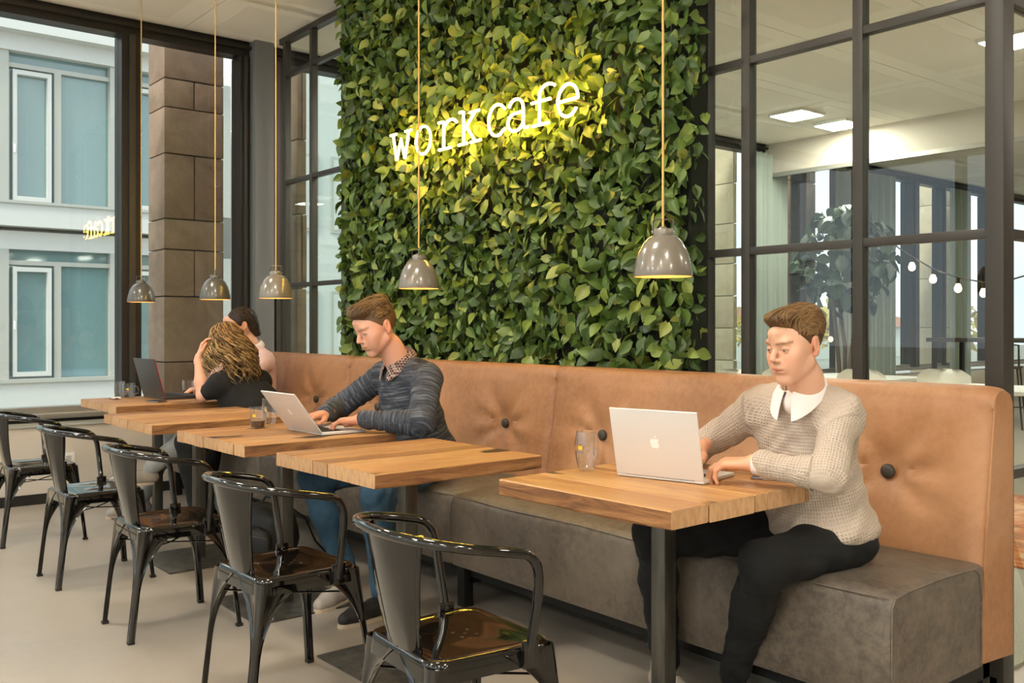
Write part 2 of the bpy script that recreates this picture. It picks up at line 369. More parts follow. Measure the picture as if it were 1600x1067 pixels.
w4 = window_bank('window_4', [(3.45, 4.5), (4.6, 6.0), (6.1, 7.6), (7.7, 10.0), (10.1, 10.62), (10.72, 11.5), (11.55, 12.6), (12.7, 13.36), (13.6, 14.3), (14.4, 15.8), (16.0, 18.8)],
                 [(3.3, 3.42), (4.5, 4.6), (6.0, 6.1), (7.6, 7.7), (10.0, 10.1), (10.62, 10.72), (11.5, 11.55), (12.6, 12.7), (13.36, 13.6), (14.3, 14.4), (15.8, 16.0)], 3.29, YF, 3.35)
box('sill_board', M['alu'], -.12, .09, 3.3, YF, .585, .62, w4)
# ---- stone pillars outside
def pillar(x0, x1, y0, y1, zj, mt, label, split):
    e = empty('stone_pillar', ((x0 + x1) / 2, (y0 + y1) / 2, zj[0]), 0, label, 'pillar', 'stone pillars outside the windows')
    hx, hy_ = (x1 - x0) / 2, (y1 - y0) / 2
    box('core', M['facade_dark'], -hx + .03, hx - .03, -hy_ + .03, hy_ - .03, 0, zj[-1] - zj[0], e)
    for i in range(len(zj) - 1):
        a, b = zj[i] - zj[0] + .004, zj[i + 1] - zj[0] - .004
        pieces = [(-hy_, hy_)] if i % 2 == split else [(-hy_, -.004 + .0), (.004, hy_)]
        for p0, p1 in pieces:
            jx = random.uniform(-.006, .006)
            box('stone_block', mt, -hx + jx, hx + jx, p0, p1, a, b, e, bevel=.008)
pillar(-7.98, -7.60, 2.612, 3.10, [-1.0, .2, .935, 1.46, 1.835, 2.08, 2.60, 2.97, 3.2, 3.7, 4.3], M['sandstone'], 'brown sandstone block pillar standing outside the left window', 0)
pillar(-8.7, -7.60, 3.76, 3.85, [-1.0, .2, .9, 1.55, 2.2, 2.85, 3.5, 4.2], M['sandstone'], 'narrow sandstone pillar behind the glass left of the plant wall', 0)
pillar(-9.3, -7.4, 9.53, 9.60, [-1.0, .2, .8, 1.2, 1.6, 2.0, 2.5, 3.0, 3.6, 4.2], M['pale_stone'], 'pale stone block pillar just right of the plant wall', 0)
pillar(-8.1, -7.6, 11.0, 11.6, [-1.0, .4, 1.2, 2.0, 2.6, 3.2, 4.0], M['sandstone'], 'brown stone pillar outside, behind the fig plant', 1)
pillar(-8.1, -7.6, 15.1, 15.7, [-1.0, .4, 1.2, 2.0, 2.6, 3.2, 4.0], M['pale_stone'], 'pale stone pillar outside the far right windows', 1)
# ---- ground outside and the building across the court
struct(box('ground', M['pavement'], -120, WX - .12, -90, 120, -1.2, -1.0))
BX = -19.0
bd = empty('office_building', (BX, 0, -1.0), 0, 'pale office building with teal windows across the courtyard', 'building')
def bz(z): return z + 1.0
YB1 = 7.0
box('wall_body', M['facade'], -8, -.35, -22, YB1, 0, bz(6.9), bd)
for (z0, z1, pr_) in ((-1.0, .2, .06), (2.62, 2.95, .0), (3.02, 3.42, .25), (6.2, 6.5, .05), (6.5, 7.0, .35)):
    box('band', M['facade'], -.35, pr_, -22, YB1, bz(z0), bz(z1), bd)
box('ledge', M['facade_frame'], -.35, .3, -22, YB1, bz(3.42), bz(3.47), bd)
box('ledge', M['facade_frame'], -.35, .12, -22, YB1, bz(.2), bz(.27), bd)
MODL = 2.12
for k in range(10):
    y0 = 3.66 - k * MODL + MODL
    for (z0, z1) in ((.27, 2.62), (3.47, 6.2)):
        a, b = bz(z0), bz(z1)
        wdw = MB()
        for (p, q_) in ((0, .09), (1.84, MODL)): wdw.box(-.3, .0, y0 + p, y0 + q_, a, b)
        wdw.box(-.26, -.06, y0 + .09, y0 + 1.84, b - .28, b - .20); wdw.box(-.26, -.06, y0 + .86, y0 + .98, a, b - .28)
        f = wdw.build('window', M['facade_frame'], bd)
        cs = MB()
        for (p, q_, r, s_) in ((.16, .23, a + .04, b - .32), (.74, .81, a + .04, b - .32)): cs.box(-.2, -.03, y0 + p, y0 + q_, r, s_)
        cs.box(-.2, -.03, y0 + .23, y0 + .74, a + .04, a + .12); cs.box(-.2, -.03, y0 + .23, y0 + .74, b - .4, b - .32)
        cs.build('casement', M['facade'], f)
        box('pane', M['facade_glass'], -.18, -.15, y0 + .09, y0 + .86, a, b - .28, f)
        box('pane', M['facade_glass'], -.18, -.15, y0 + .98, y0 + 1.84, a, b - .28, f)
        box('pane', M['facade_glass'], -.2, -.17, y0 + .09, y0 + 1.84, b - .20, b, f)
        box('casement_handle', M['logo_white'], -.03, .0, y0 + .17, y0 + .20, a + .9, a + 1.05, f)
b2 = empty('pale_annex', (BX, 8.7, -1.0), 0, 'pale annex building seen through the glass left of the plant wall', 'building')
box('wall_body', M['facade'], -6, 0, 0, 5, 0, 8, b2)
for k in range(4):
    for z in (1.3, 4.3):
        f = box('window', M['facade_frame'], 0, .05, .3 + k * 1.2, 1.2 + k * 1.2, z, z + 1.7, b2); box('pane', M['facade'], .025, .035, -.38, .38, -.78, .78, f)
# distant tree line and roofs seen through the rear windows
for (x, y, h_, r_) in ((-30, 37, 2.9, 1.7), (-28, 46, 3.3, 2.0), (-27, 55, 3.1, 1.9), (-37, 33, 3.3, 2.2)):
    t = empty('tree', (x, y, -1.0), 0, None, 'tree', 'autumn trees beyond the rear windows'); t['label'] = 'hazy autumn tree far outside the rear windows'
    MB().tube([(0, 0, 0), (.1, 0, h_ * .35), (0, .1, h_ * .6)], [.22, .16, .08], 7).build('trunk', M['bark'], t, smooth=50)
    cr = MB()
    for i in range(260):
        u = rng.normal(size=3); u /= np.linalg.norm(u); p = u * r_ * rng.uniform(.55, 1) * np.array((1, 1, .85)) + (0, 0, h_ * .72); a = rng.normal(size=(3, 3)); s_ = r_ * .13
        cr.add([p + a[0] * s_, p + a[1] * s_, p + a[2] * s_], [(0, 1, 2)])
    c = cr.build('foliage', M['tree_leaf'] if 'tree_leaf' in M else mat('tree_leaf', srgb(176, 158, 96), .9), t); c['kind'] = 'stuff'
lb = empty('low_house', (-42, 62, -1), 0, 'low red-roofed house far outside the rear windows', 'building')
MB().box(-5, 5, -14, 10, 0, 2.2).build('wall', M['facade'], lb)
MB().add([(-5.4, -14, 2.2), (5.4, -14, 2.2), (5.4, 10, 2.2), (-5.4, 10, 2.2), (0, -14, 3.6), (0, 10, 3.6)], [(0, 1, 4), (1, 2, 5, 4), (2, 3, 5), (3, 0, 4, 5), (0, 3, 2, 1)]).build('roof', mat('roof_tile', srgb(160, 110, 88), .9), lb)
# ================================================================== BENCH
Y0, Y1, YB = 2.40, 2.93, 3.15
bench = empty('upholstered_bench', (-4.2, 2.7, 0), 0, 'long bench with tan leather back and grey leather seat', 'bench')
O = Vector((-4.2, 2.7, 0))
secs = [(-7.02, -5.36), (-5.36, -3.39), (-3.39, -1.345)]
btn = [-6.62, -5.76, -4.97, -3.735, -3.04, -1.68]
BZ = .735
def back_y(z): return np.interp(z, [.19, .48, .97], [2.925, 2.935, 3.005])
def seat_block(a, b, name):
    nx, g = 44, .012
    prof = [(Y0 + .006, .185), (Y0, .20), (Y0 - .006, .34), (Y0 - .002, .455), (Y0 + .006, .478), (Y0 + .022, .491), (Y0 + .06, .498), (Y0 + .16, .504), (Y0 + .3, .506), (Y0 + .45, .503), (Y1 + .01, .496), (Y1 + .01, .185)]
    us = np.concatenate([np.linspace(0, .02, 4), np.linspace(.03, .97, nx), np.linspace(.98, 1, 4)])
    P = []
    for u in us:
        x = a + u * (b - a); e = min(u, 1 - u) * (b - a); s = 1 - math.exp(-e / .012); k = 1 - math.exp(-e / .25); row = []
        for j, (y, z) in enumerate(prof):
            dy = (1 - s) * .010 if y < 2.6 else 0; dz = (1 - s) * .010 if z > .44 else 0
            wob = .004 * math.sin(x * 9 + z * 11) * s + .003 * math.sin(x * 23 + y * 17) * s
            zz = z - dz + (.010 * (k - .5) if z > .5 else 0) + (wob if z > .5 else 0)
            row.append((x - O.x, y + dy + (wob if (y < 2.41 and .25 < z < .45) else 0) - O.y, zz))
        P.append(row)
    mb = MB().grid(P, closev=True); n = len(prof); k = len(mb.v)
    mb.f.append(tuple(range(n))); mb.f.append(tuple(k - n + i for i in range(n))[::-1])
    s = mb.build(name, M['grey_leather'], bench, smooth=50)
    sm = MB().tube([(x - O.x, Y0 + .004 - O.y, .483 + .003 * math.sin(x * 9)) for x in np.linspace(a + .002, b - .002, 40)], .0022, 6); sm.build('piping', M['grey_leather'], s, smooth=60)
    return s
for a, b in secs: seat_block(a + .001, b - .001, 'seat_section')
# stitched piping on the open end of the seat
MB().tube([(-1.343 - O.x, Y0 + .006 - O.y, .19), (-1.343 - O.x, Y0 + .008 - O.y, .46), (-1.345 - O.x, Y0 + .03 - O.y, .480), (-1.345 - O.x, Y0 + .1 - O.y, .489), (-1.345 - O.x, Y0 + .3 - O.y, .494), (-1.345 - O.x, Y1 - .05 - O.y, .489), (-1.345 - O.x, Y1 - .012 - O.y, .47), (-1.345 - O.x, Y1 - O.y, .40), (-1.345 - O.x, Y1 - O.y, .19)], .0026, 6).build('end_piping', M['grey_leather'], bench, smooth=60)
def back_block(a, b, bs):
    front = [(z, 0) for z in np.linspace(.19, .96, 34)]
    P = []; L = b - a
    us = np.unique(np.concatenate([np.linspace(0, .03, 7), np.linspace(.03, .97, int(L / .022)), np.linspace(.97, 1, 7)]))
    for u in us:
        x = a + u * L; e = min(u, 1 - u) * L; s = 1 - math.exp(-(e / .018)); row = []
        for z, _ in front:
            y = float(back_y(z)); bul = -.022 * math.exp(-((z - .66) / .3) ** 2) * (1 - math.exp(-e / .2))
            for xb in bs:
                dx, dz = x - xb, z - BZ; r = math.hypot(dx, dz); ang = math.atan2(dz, dx)
                y += .034 * math.exp(-(r / .075) ** 2) + .012 * math.exp(-(r / .2) ** 2) + .0085 * math.sin(ang * 7 + 1.3 * math.sin(ang * 2)) * math.exp(-((r - .12) / .10) ** 2)
            xm = (a + b) / 2 - .1 * (z - .9); y += .007 * math.exp(-((x - xm) / .014) ** 2) + (1 - s) * .022 + .0035 * math.sin(x * 7.3 + z * 4) * math.sin(z * 9 + x) + bul
            row.append((x - O.x, y - O.y, z))
        ze = (1 - s) * .014
        for ang in np.linspace(0.15, 1, 7):
            t = ang * math.pi / 2; row.append((x - O.x, 3.005 + .04 * (1 - math.cos(t)) - O.y + (1 - s) * .01, .965 + .065 * math.sin(t) - ze + .004 * math.sin(x * 5)))
        for yy, zz in ((3.07, 1.033), (3.10, 1.03), (3.13, 1.018), (3.147, .99), (3.15, .9), (3.15, .19)): row.append((x - O.x, yy - O.y, zz - ze))
        P.append(row)
    mb = MB().grid(P, closev=True); n = len(P[0]); k = len(mb.v)
    mb.f.append(tuple(range(n))); mb.f.append(tuple(k - n + i for i in range(n))[::-1])
    return mb.build('back_section', M['tan_leather'], bench, smooth=50)
bks = []
for i, (a, b) in enumerate(secs): bks.append(back_block(a + .001, b - .001, [x for x in btn if a < x < b]))
for x in btn:
    bk = bks[[i for i, (a, b) in enumerate(secs) if a < x < b][0]]
    MB().lathe([(0, .011), (.010, .0105), (.019, .008), (.0245, .002), (.0245, -.006), (.015, -.012)], 24).build('button', M['button_leather'], bk, smooth=60, loc=(x - O.x, float(back_y(BZ)) + .012 - O.y, BZ), rot=(math.radians(90), 0, 0))
# seam on the open end of the back
MB().tube([(-1.346 - O.x, 2.945 - O.y + .012, .2), (-1.346 - O.x, 2.95 - O.y, .5), (-1.346 - O.x, 3.016 - O.y, .95), (-1.348 - O.x, 3.035 - O.y, 1.005), (-1.35 - O.x, 3.07 - O.y, 1.024)], .0022, 6).build('end_seam', M['tan_leather'], bench, smooth=60)
for y in (2.47, 3.06): box('frame_rail', M['black_steel'], -6.95 - O.x, -1.40 - O.x, y - O.y, y + .05 - O.y, .13, .186, bench)
for x in (-6.9, -5.34, -3.38, -1.45):
    box('cross_rail', M['black_steel'], x - O.x, x + .05 - O.x, 2.47 - O.y, 3.11 - O.y, .10, .15, bench)
    for y in (2.435, 3.06): box('leg', M['black_steel'], x - O.x, x + .05 - O.x, y - O.y, y + .05 - O.y, 0, .186, bench, bevel=.003)
# ================================================================== TABLES
def board(mats, w, l, t, seed):
    r = random.Random(seed); n = 9; P = []
    ys = np.linspace(-l / 2, l / 2, n)
    for i, y in enumerate(ys):
        e = 1 if i in (0, n - 1) else 0; c = .0035
        wob = r.uniform(-.0007, .0007); bw = r.uniform(-.004, .002) if not e else 0
        P.append([(-w/2 + wob, y, -t + c), (-w/2, y, -c), (-w/2 + c, y, -.0004), (w/2 - c, y, -.0004), (w/2, y, -c), (w/2 + wob, y, -t + c), (w/2 - c, y, -t + bw), (-w/2 + c, y, -t + bw)])
    mb = MB().grid(P, closev=True); k = len(mb.v); mb.f.append(tuple(range(8))); mb.f.append(tuple(k - 8 + i for i in range(8))[::-1])
    me = mb.mesh('board', None)
    for m_ in mats: me.materials.append(m_)
    for p in me.polygons:
        nn = p.normal
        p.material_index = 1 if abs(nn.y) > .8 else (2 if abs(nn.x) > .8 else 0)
    return me
def table(x, y, yaw, W, L, widths, label, seed, offs=(0, 0)):
    e = empty('cafe_table', (x, y, 0), math.radians(yaw), label, 'table', 'oak cafe tables along the bench')
    tp = empty('tabletop', (0, 0, .755)); tp.parent = e
    s = W / sum(widths); p = -W / 2
    for i, w_ in enumerate(widths):
        w_ = w_ * s; me = board([M['oak'], M['oak_end'], M['oak_flank']], w_ - .0022, L + random.uniform(-.005, .003), .048 + random.uniform(-.002, .002), seed * 31 + i)
        obj('board', me, tp, loc=(p + w_ / 2, 0, random.uniform(-.0006, 0))); p += w_
    MB().box(-.027, .027, -.027, .027, .008, .708).build('pedestal', M['steel'], e, bevel=.004)
    MB().box(-.24, .24, -.24, .24, 0, .008).build('base_plate', M['steel'], e, bevel=.002)
    MB().box(-.2, .2, -.03, .03, .700, .7075).build('top_bracket', M['black_steel'], e)
    return e
t1 = table(-1.953, 2.178, 92, .745, .675, [.15, .2, .06, .19, .13], 'nearest oak table, holding the silver laptop and the empty tumbler', 1)
table(-2.939, 1.893, .8, .69, .70, [.115, .165, .10, .15, .155], 'bare oak table with nothing on it, second from the camera', 2)
table(-3.90, 1.872, .5, .72, .70, [.08, .12, .10, .16, .15, .10], 'oak table with open laptop in front of the man in blue sweater', 3)
table(-4.93, 1.875, .6, .74, .74, [.12, .09, .16, .10, .13, .11], 'bare oak table between the blue sweater man and the woman', 4)
table(-6.12, 2.06, 0, .74, .73, [.13, .11, .17, .12, .14], 'farthest oak table, by the window, with dark laptop', 5)
# ================================================================== CHAIRS
def chair_proto():
    e = empty('metal_armchair', (0, 0, 0)); LQ = M['chair_lacquer']
    SZ = .437
    def sq(hw_b, hw_f, yb, yf, r, n=9):
        pts = []
        for (cx_, cy_, a0) in ((hw_f - r, yf - r, 0), (-hw_f + r, yf - r, 90), (-hw_b + r, yb + r, 180), (hw_b - r, yb + r, 270)):
            for a in np.linspace(a0, a0 + 90, n): pts.append((cx_ + r * math.cos(math.radians(a)), cy_ + r * math.sin(math.radians(a))))
        return pts
    # seat : skirt, rolled rim, dished pan
    lev = [(.004, -.050), (.003, -.030), (.0, -.012), (-.004, -.002), (-.012, .001), (-.022, -.003), (-.034, -.0075), (-.06, -.0085), (-.12, -.007), (-.165, -.006)]
    P = []
    for d, z in lev:
        ring = sq(.172 + d, .188 + d, -.178 - d, .172 + d, max(.055 + d * .6, .004)); P.append([(x, y, SZ + z + (.008 * (y / .17) ** 2 if d < -.03 else 0)) for x, y in ring])
    mb = MB().grid(P, closev=True); n = len(P[0]); k = len(mb.v); mb.f.append(tuple(k - n + i for i in range(n)))
    seat = mb.build('seat', LQ, e, smooth=60)
    hb = MB()
    for (hx, hy_) in ((0, 0), (.022, .022), (-.022, .022), (.022, -.022), (-.022, -.022)):
        MB().lathe([(0, .0012), (.0055, .0012), (.0055, 0), (0, 0)], 12, (hx, hy_ + .02, SZ - .0065)).build('drain_hole', M['frame_dark'], seat)
    # legs : folded sheet, wide at the apron, tapering to a slim foot
    for sx in (1, -1):
        for sy in (1, -1):
            top = np.array((sx * (.19 if sy > 0 else .174), sy * .174 if sy > 0 else -.18)); bot = np.array((sx * (.222 if sy > 0 else .178), .215 if sy > 0 else -.225))
            outer, inner = [], []
            for z in np.concatenate([np.linspace(.425, .20, 16), np.linspace(.185, .0, 9)]):
                t = 1 - z / .425; c = top + (bot - top) * (t + (.10 * math.sin(math.pi * t)) * (-.25))
                aa = .022 + .135 * max(0, (z - .17) / .255) ** 2.6; rr = min(.03, .012 + .04 * max(0, (z - .1)))
                ax = min(aa, .168); ay = min(aa, .165)
                ro, ri = [], []
                th = .012 if z > .2 else .016
                # outline from arm end along x, round the corner, to arm end along y (offsets from outer corner)
                fl = lambda q_: .0055 * math.sin(math.pi * q_) * min(1, max(0, (z - .03) / .1))
                pts = [(-ax, .0015)] + [(-rr - (ax - rr) * q_, -fl(q_)) for q_ in (.8, .6, .4, .2)] + [(-rr + rr * math.sin(a), -rr + rr * math.cos(a)) for a in np.linspace(0, math.pi / 2, 6)] + [(-fl(q_), -rr - (ay - rr) * q_) for q_ in (.2, .4, .6, .8)] + [(.0015, -ay)]
                for (px_, py_) in pts:
                    ro.append((c[0] + sx * px_, c[1] + sy * py_, z))
                pi_ = [(-ax + .002, -th * .8)] + [(-rr - (ax - rr) * q_ , -.012) for q_ in (.8, .6, .4, .2)] + [(-rr - .003 + (rr - .004) * math.sin(a), -rr - .003 + (rr - .004) * math.cos(a)) for a in np.linspace(0, math.pi / 2, 6)] + [(-.012, -rr - (ay - rr) * q_) for q_ in (.2, .4, .6, .8)] + [(-th * .8, -ay + .002)]
                for (px_, py_) in pi_: ri.append((c[0] + sx * px_, c[1] + sy * py_, z))
                outer.append(ro + ri[::-1])
            mb = MB().grid(outer, closev=True); n = len(outer[0]); k = len(mb.v); mb.f.append(tuple(range(n))); mb.f.append(tuple(k - n + i for i in range(n))[::-1])
            lg = mb.build('leg', LQ, e, smooth=55)
            MB().box(bot[0] - sx * .012 - .013, bot[0] - sx * .012 + .013, bot[1] - sy * .012 - .013, bot[1] - sy * .012 + .013, -.0, .012).build('rubber_foot', M['frame_dark'], lg, bevel=.003)
    # crossed stretcher
    for s in (1, -1): MB().tube([(s * .165, .165, .345), (0, 0, .335), (-s * .15, -.17, .345)], .006, 8, flat=.5).build('stretcher', LQ, e, smooth=50)
    # arm hoop
    path = []
    W = .247
    half = [(.192, .085, .405), (.195, .085, .44), (.226, .082, .55), (.238, .078, .615), (.243, .066, .655), (.245, .040, .678), (.247, .0, .688), (.247, -.06, .700)]
    for a in np.linspace(0, 90, 10)[1:]:
        t = math.radians(a); half.append((W * math.cos(t) ** .85 if a < 90 else 0, -.06 - .185 * math.sin(t), .700 + .032 * math.sin(t)))
    path = half + [(-x, y, z) for x, y, z in half[::-1][1:]]
    # smooth the polyline
    P = np.array(path)
    for _ in range(2):
        Q = [P[0]]
        for i in range(len(P) - 1): Q += [P[i] * .75 + P[i + 1] * .25, P[i] * .25 + P[i + 1] * .75]
        P = np.array(Q + [P[-1]])
    hoop = MB().tube(P, .0125, 10).build('arm_hoop', LQ, e, smooth=60)
    for s in (1, -1):
        MB().add(*bx6(s * .186, s * .200, .062, .108, .385, .455)).build('bracket', LQ, hoop, bevel=.004)
        MB().ball((s * .2015, .085, .43), (.003, .005, .005), 8, 6).build('rivet', M['steel'], hoop, smooth=60)
    # back splat: tapered curved sheet with folded edges
    P = []; nz_ = 12
    for i in range(nz_ + 1):
        t = i / nz_; z = .425 + (.728 - .425) * t; hw = .066 + .052 * t
        row = []
        for v in np.linspace(-1, 1, 13):
            x = v * hw; ar = math.acos(min(1, abs(x) / .247)) if t > 0 else 0
            yb = -.172 + (-.243 + .172) * t ** .9; curve = (.5 * x * x / .20) * (.5 + .8 * t)
            edge = .012 * max(0, (abs(v) - .86) / .14)
            row.append((x, yb + curve + edge, z))
        P.append(row)
    A = np.array(P); B = A + np.array((0, .004, 0)); loop = np.concatenate([A, B[:, ::-1]], axis=1)
    mb = MB().grid(loop, closev=True); n = loop.shape[1]; k = len(mb.v); mb.f.append(tuple(range(n))); mb.f.append(tuple(k - n + i for i in range(n))[::-1])
    sp = mb.build('back_splat', LQ, e, smooth=50)
    for s in (0, -1): MB().tube(A[:, s] + np.array((0, .006, 0)), .0062, 8).build('folded_edge', LQ, sp, smooth=60)
    return e
def bx6(x0, x1, y0, y1, z0, z1):
    m_ = MB().box(min(x0, x1), max(x0, x1), y0, y1, z0, z1); return m_.v, m_.f
ch = chair_proto()
spots = [(-1.975, 1.425, -3, 'glossy black metal armchair nearest the camera, cut by the bottom edge'), (-2.93, 1.41, 2, 'black metal armchair at the bare second table'),
         (-3.92, 1.375, 0, 'black metal armchair, third from the camera'), (-4.90, 1.35, 1, 'black metal armchair, fourth from the camera'), (-5.98, 1.33, 0, 'farthest black metal armchair, at the left edge near the window')]
for i, (x, y, a, lab) in enumerate(spots):
    o = ch if i == 0 else copy_tree(ch)
    o.location = (x, y, 0); o.rotation_euler = (0, 0, math.radians(a)); tag(o, lab, 'chair', 'metal armchairs facing the bench')
# ================================================================== PENDANT LAMPS
def pendant(x, y, z, shade, rot, label, lit):
    e = empty('pendant_lamp', (x, y, z), math.radians(rot), label, 'lamp', 'pendant lamps over the tables')
    pro = [(.0895, 0), (.0905, .003), (.0885, .02), (.084, .045), (.0755, .075), (.062, .101), (.047, .118), (.034, .126)]
    inn = [(r - .0025, zz) for r, zz in pro]
    sh = MB().lathe(pro + [(.0, .127)], 40).build('shade', shade, e, smooth=50)
    MB().lathe(inn, 40).build('shade_lining', M['shade_white_in'], sh, smooth=50)
    MB().lathe([(.0, .122), (.030, .122), (.0305, .124), (.0305, .142), (.028, .146), (.012, .148), (.012, .152), (0, .152)], 28).build('cap', shade, e, smooth=40)
    MB().tube([(-.031, 0, .132), (-.031, 0, .170), (-.027, 0, .175), (.027, 0, .175), (.031, 0, .170), (.031, 0, .132)], .0028, 6, flat=1).build('bracket', M['steel'], e, smooth=50)
    for s in (1, -1): MB().ball((s * .0325, 0, .136), (.003, .005, .005), 8, 6).build('screw', M['alu'], e, smooth=60)
    MB().tube([(0, 0, .15), (0, 0, .175), (0, 0, CEIL - z)], .0036, 8).build('cord', M['cord'], e, smooth=60)
    MB().lathe([(0, .03), (.018, .036), (.027, .052), (.024, .072), (.014, .09), (.012, .12)], 20).build('bulb', M['bulb'], e, smooth=60)
pendant(-1.965, 2.189, 1.372, M['shade_taupe'], 50, 'nearest taupe pendant lamp with an orange glow under its rim', 1)
pendant(-3.50, 2.313, 1.386, M['shade_taupe'], -35, 'taupe pendant lamp in front of the plant wall above the blue sweater man', 1)
pendant(-4.796, 2.247, 1.372, M['shade_taupe'], 45, 'taupe pendant lamp hanging before the grey column', 0)
pendant(-5.535, 2.205, 1.381, M['shade_taupe_backlit'], -20, 'taupe pendant lamp, coloured darker as backlit, hanging before the stone pillar', 0)
pendant(-6.56, 2.10, 1.384, M['shade_taupe_backlit'], 60, 'leftmost and smallest taupe pendant lamp, coloured darker as backlit', 0)
# ================================================================== GREEN WALL
GXa, GXb, GYF = -5.62, -2.695, 3.20
gw = empty('plant_wall', ((GXa + GXb) / 2, GYF, .6), 0, 'tall dense wall of green heart-shaped leaves behind the bench', 'plant wall')
gc = Vector(gw.location)
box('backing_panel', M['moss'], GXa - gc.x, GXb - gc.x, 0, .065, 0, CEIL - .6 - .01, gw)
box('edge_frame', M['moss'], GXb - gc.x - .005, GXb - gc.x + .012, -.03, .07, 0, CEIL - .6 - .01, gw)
def leaf_geo(r):
    """heart-shaped leaf: tip towards -Z, normal towards -Y, folded along the midrib"""
    L, W = 1.0, r.uniform(.62, .82); bend = r.uniform(.05, .5); fold = r.uniform(.06, .22); cup = r.uniform(-.1, .15); skew = r.uniform(-.12, .12)
    rows = [(-.06, .30), (.06, .62), (.22, .95), (.42, 1.0), (.62, .80), (.82, .44), (1.0, .0)]
    V = []
    for t, w_ in rows:
        for v in (-1, -.5, 0, .5, 1):
            x = v * w_ * W / 2 + skew * t * t; back = -.10 * (1 - abs(v)) * (t < 0) ; z = -t * L + (0.1 * abs(v) if t < .0 else 0)
            y = -abs(v) * w_ * fold + bend * t * t * .6 + cup * v * v * w_
            V.append((x, y, z))
    F = []
    for i in range(len(rows) - 1):
        for j in range(4): F.append((i * 5 + j, i * 5 + j + 1, i * 5 + 5 + j + 1, i * 5 + 5 + j))
    return np.array(V), F
variants = [leaf_geo(random.Random(i)) for i in range(10)]
def leaf_rot():
    tip = rng.normal(0, .9); til = rng.normal(-.2, .6); yaw = rng.normal(0, .75)
    return Euler((til, tip, yaw), 'XYZ')
leaf_me = []
for V, F in variants:
    leaf_me.append(MB().add(V, F).mesh('leaf', M['leaf'], 60))
cand = []
nx_, nz_ = 78, 74
for i in range(nx_):
    for j in range(nz_):
        x = GXa + (i + rng.uniform(0, 1)) / nx_ * (GXb - GXa); z = .92 + (j + rng.uniform(0, 1)) / nz_ * (CEIL - .93); cand.append((x, rng.uniform(-.115, -.02), z))
for k in range(420):   # overhanging leaves on both flanks
    s = rng.random() < .5; cand.append(((GXa - rng.uniform(-.01, .03)) if s else (GXb + rng.uniform(.002, .026)), rng.uniform(-.10, .06), rng.uniform(1.0, CEIL - .03)))
near = sorted(range(len(cand)), key=lambda i: (math.hypot(cand[i][0], 3.2) + 3.5 * (abs(cand[i][2] - 1.75) > .85) - 4 * cand[i][1]))[:300]
near = set(near); stuff = MB(); VV = []; FF = []; cnt = 0
for i, (x, y, z) in enumerate(cand):
    k = int(rng.integers(len(variants))); s = rng.uniform(.048, .09); R = leaf_rot()
    if x > GXb: R.z += .95; s *= .85
    if i in near:
        o = obj('leaf', leaf_me[k], gw, loc=(x - gc.x, y - .012, z - gc.z + s * .4), rot=R); o.scale = (s, s, s)
    else:
        V, F = variants[k]; Rm = np.array(R.to_matrix()); W_ = (V * s) @ Rm.T + (x - gc.x, y, z - gc.z + s * .4); VV.append(W_); FF += [tuple(a + cnt for a in f) for f in F]; cnt += len(V)
me = bpy.data.meshes.new('foliage'); me.from_pydata(np.concatenate(VV).tolist(), [], FF); me.materials.append(M['leaf']); me.shade_smooth()
fo = obj('foliage', me, gw); fo['kind'] = 'stuff'
# ================================================================== NEON SIGN
ns = empty('neon_sign', (-4.0, 2.985, 2.19), 0, 'glowing yellow neon sign reading workcafe on the plant wall', 'neon sign')
def arc(cx_, cy_, rx, ry, a0, a1, n=14): return [(cx_ + rx * math.cos(math.radians(a)), cy_ + ry * math.sin(math.radians(a))) for a in np.linspace(a0, a1, n)]
# strokes in units of x-height, letter box width ~ .95
LET = {
 'w': [[(-.06, 1), (.26, 1)], [(.08, 1), (.27, .02), (.30, .02), (.50, .78), (.70, .02), (.73, .02), (.92, 1)], [(.74, 1), (1.06, 1)]],
 'o': [arc(.45, .5, .40, .5, 100, 460, 30)],
 'r': [[(.02, .95), (.28, .95), (.28, 0)], [(.05, 0), (.62, 0)], [(.28, .55)] + arc(.60, .60, .33, .36, 170, 35, 12)],
 'k': [[(.0, 1.1), (.2, 1.1), (.2, 0)], [(-.05, 0), (.38, 0)], [(.2, .42), (.72, .98)], [(.48, 1), (.92, 1)], [(.34, .56), (.74, 0)], [(.52, 0), (1.0, 0)]],
 'c': [[(.78, .80)] + arc(.46, .5, .38, .5, 50, 310, 24) + [(.80, .16)]],
 'a': [arc(.42, .70, .30, .30, 165, 0, 12) + [(.72, .60), (.72, .18), (.78, .03), (.92, .03)], [(.72, .56)] + arc(.40, .28, .33, .28, 75, 345, 22) + [(.72, .24)]],
 'f': [arc(.66, .90, .30, .28, 40, 180, 12) + [(.36, .6), (.36, 0)], [(.08, .72), (.74, .72)], [(.10, 0), (.70, 0)]],
 'e': [[(.10, .52), (.80, .52)] + arc(.45, .52, .36, .48, 0, 325, 26)],
}
pos = {0: -4.795, 1: -4.53, 2: -4.28, 3: -4.10, 4: -3.90, 5: -3.73, 6: -3.53, 7: -3.36}
starts = [-4.805, -4.555, -4.325, -4.125, -3.885, -3.725, -3.545, -3.355]; wid = [.20, .185, .20, .19, .19, .185, .21, .195]
XH = .157
for i, chx in enumerate('workcafe'):
    mb = MB(); P3 = lambda p: (starts[i] + p[0] * wid[i] + 4.0, random.uniform(-.001, .001), p[1] * XH)
    for st in LET[chx]:
        Q = np.array([P3(p) for p in st])
        if len(Q) < 4: Q = np.concatenate([np.linspace(Q[j], Q[j + 1], 4)[:-1] for j in range(len(Q) - 1)] + [Q[-1:]])
        mb.tube(Q, .0072, 7, ref=(0, 1, 0))
    L_ = mb.build('letter_tube', M['neon'], ns, smooth=60)
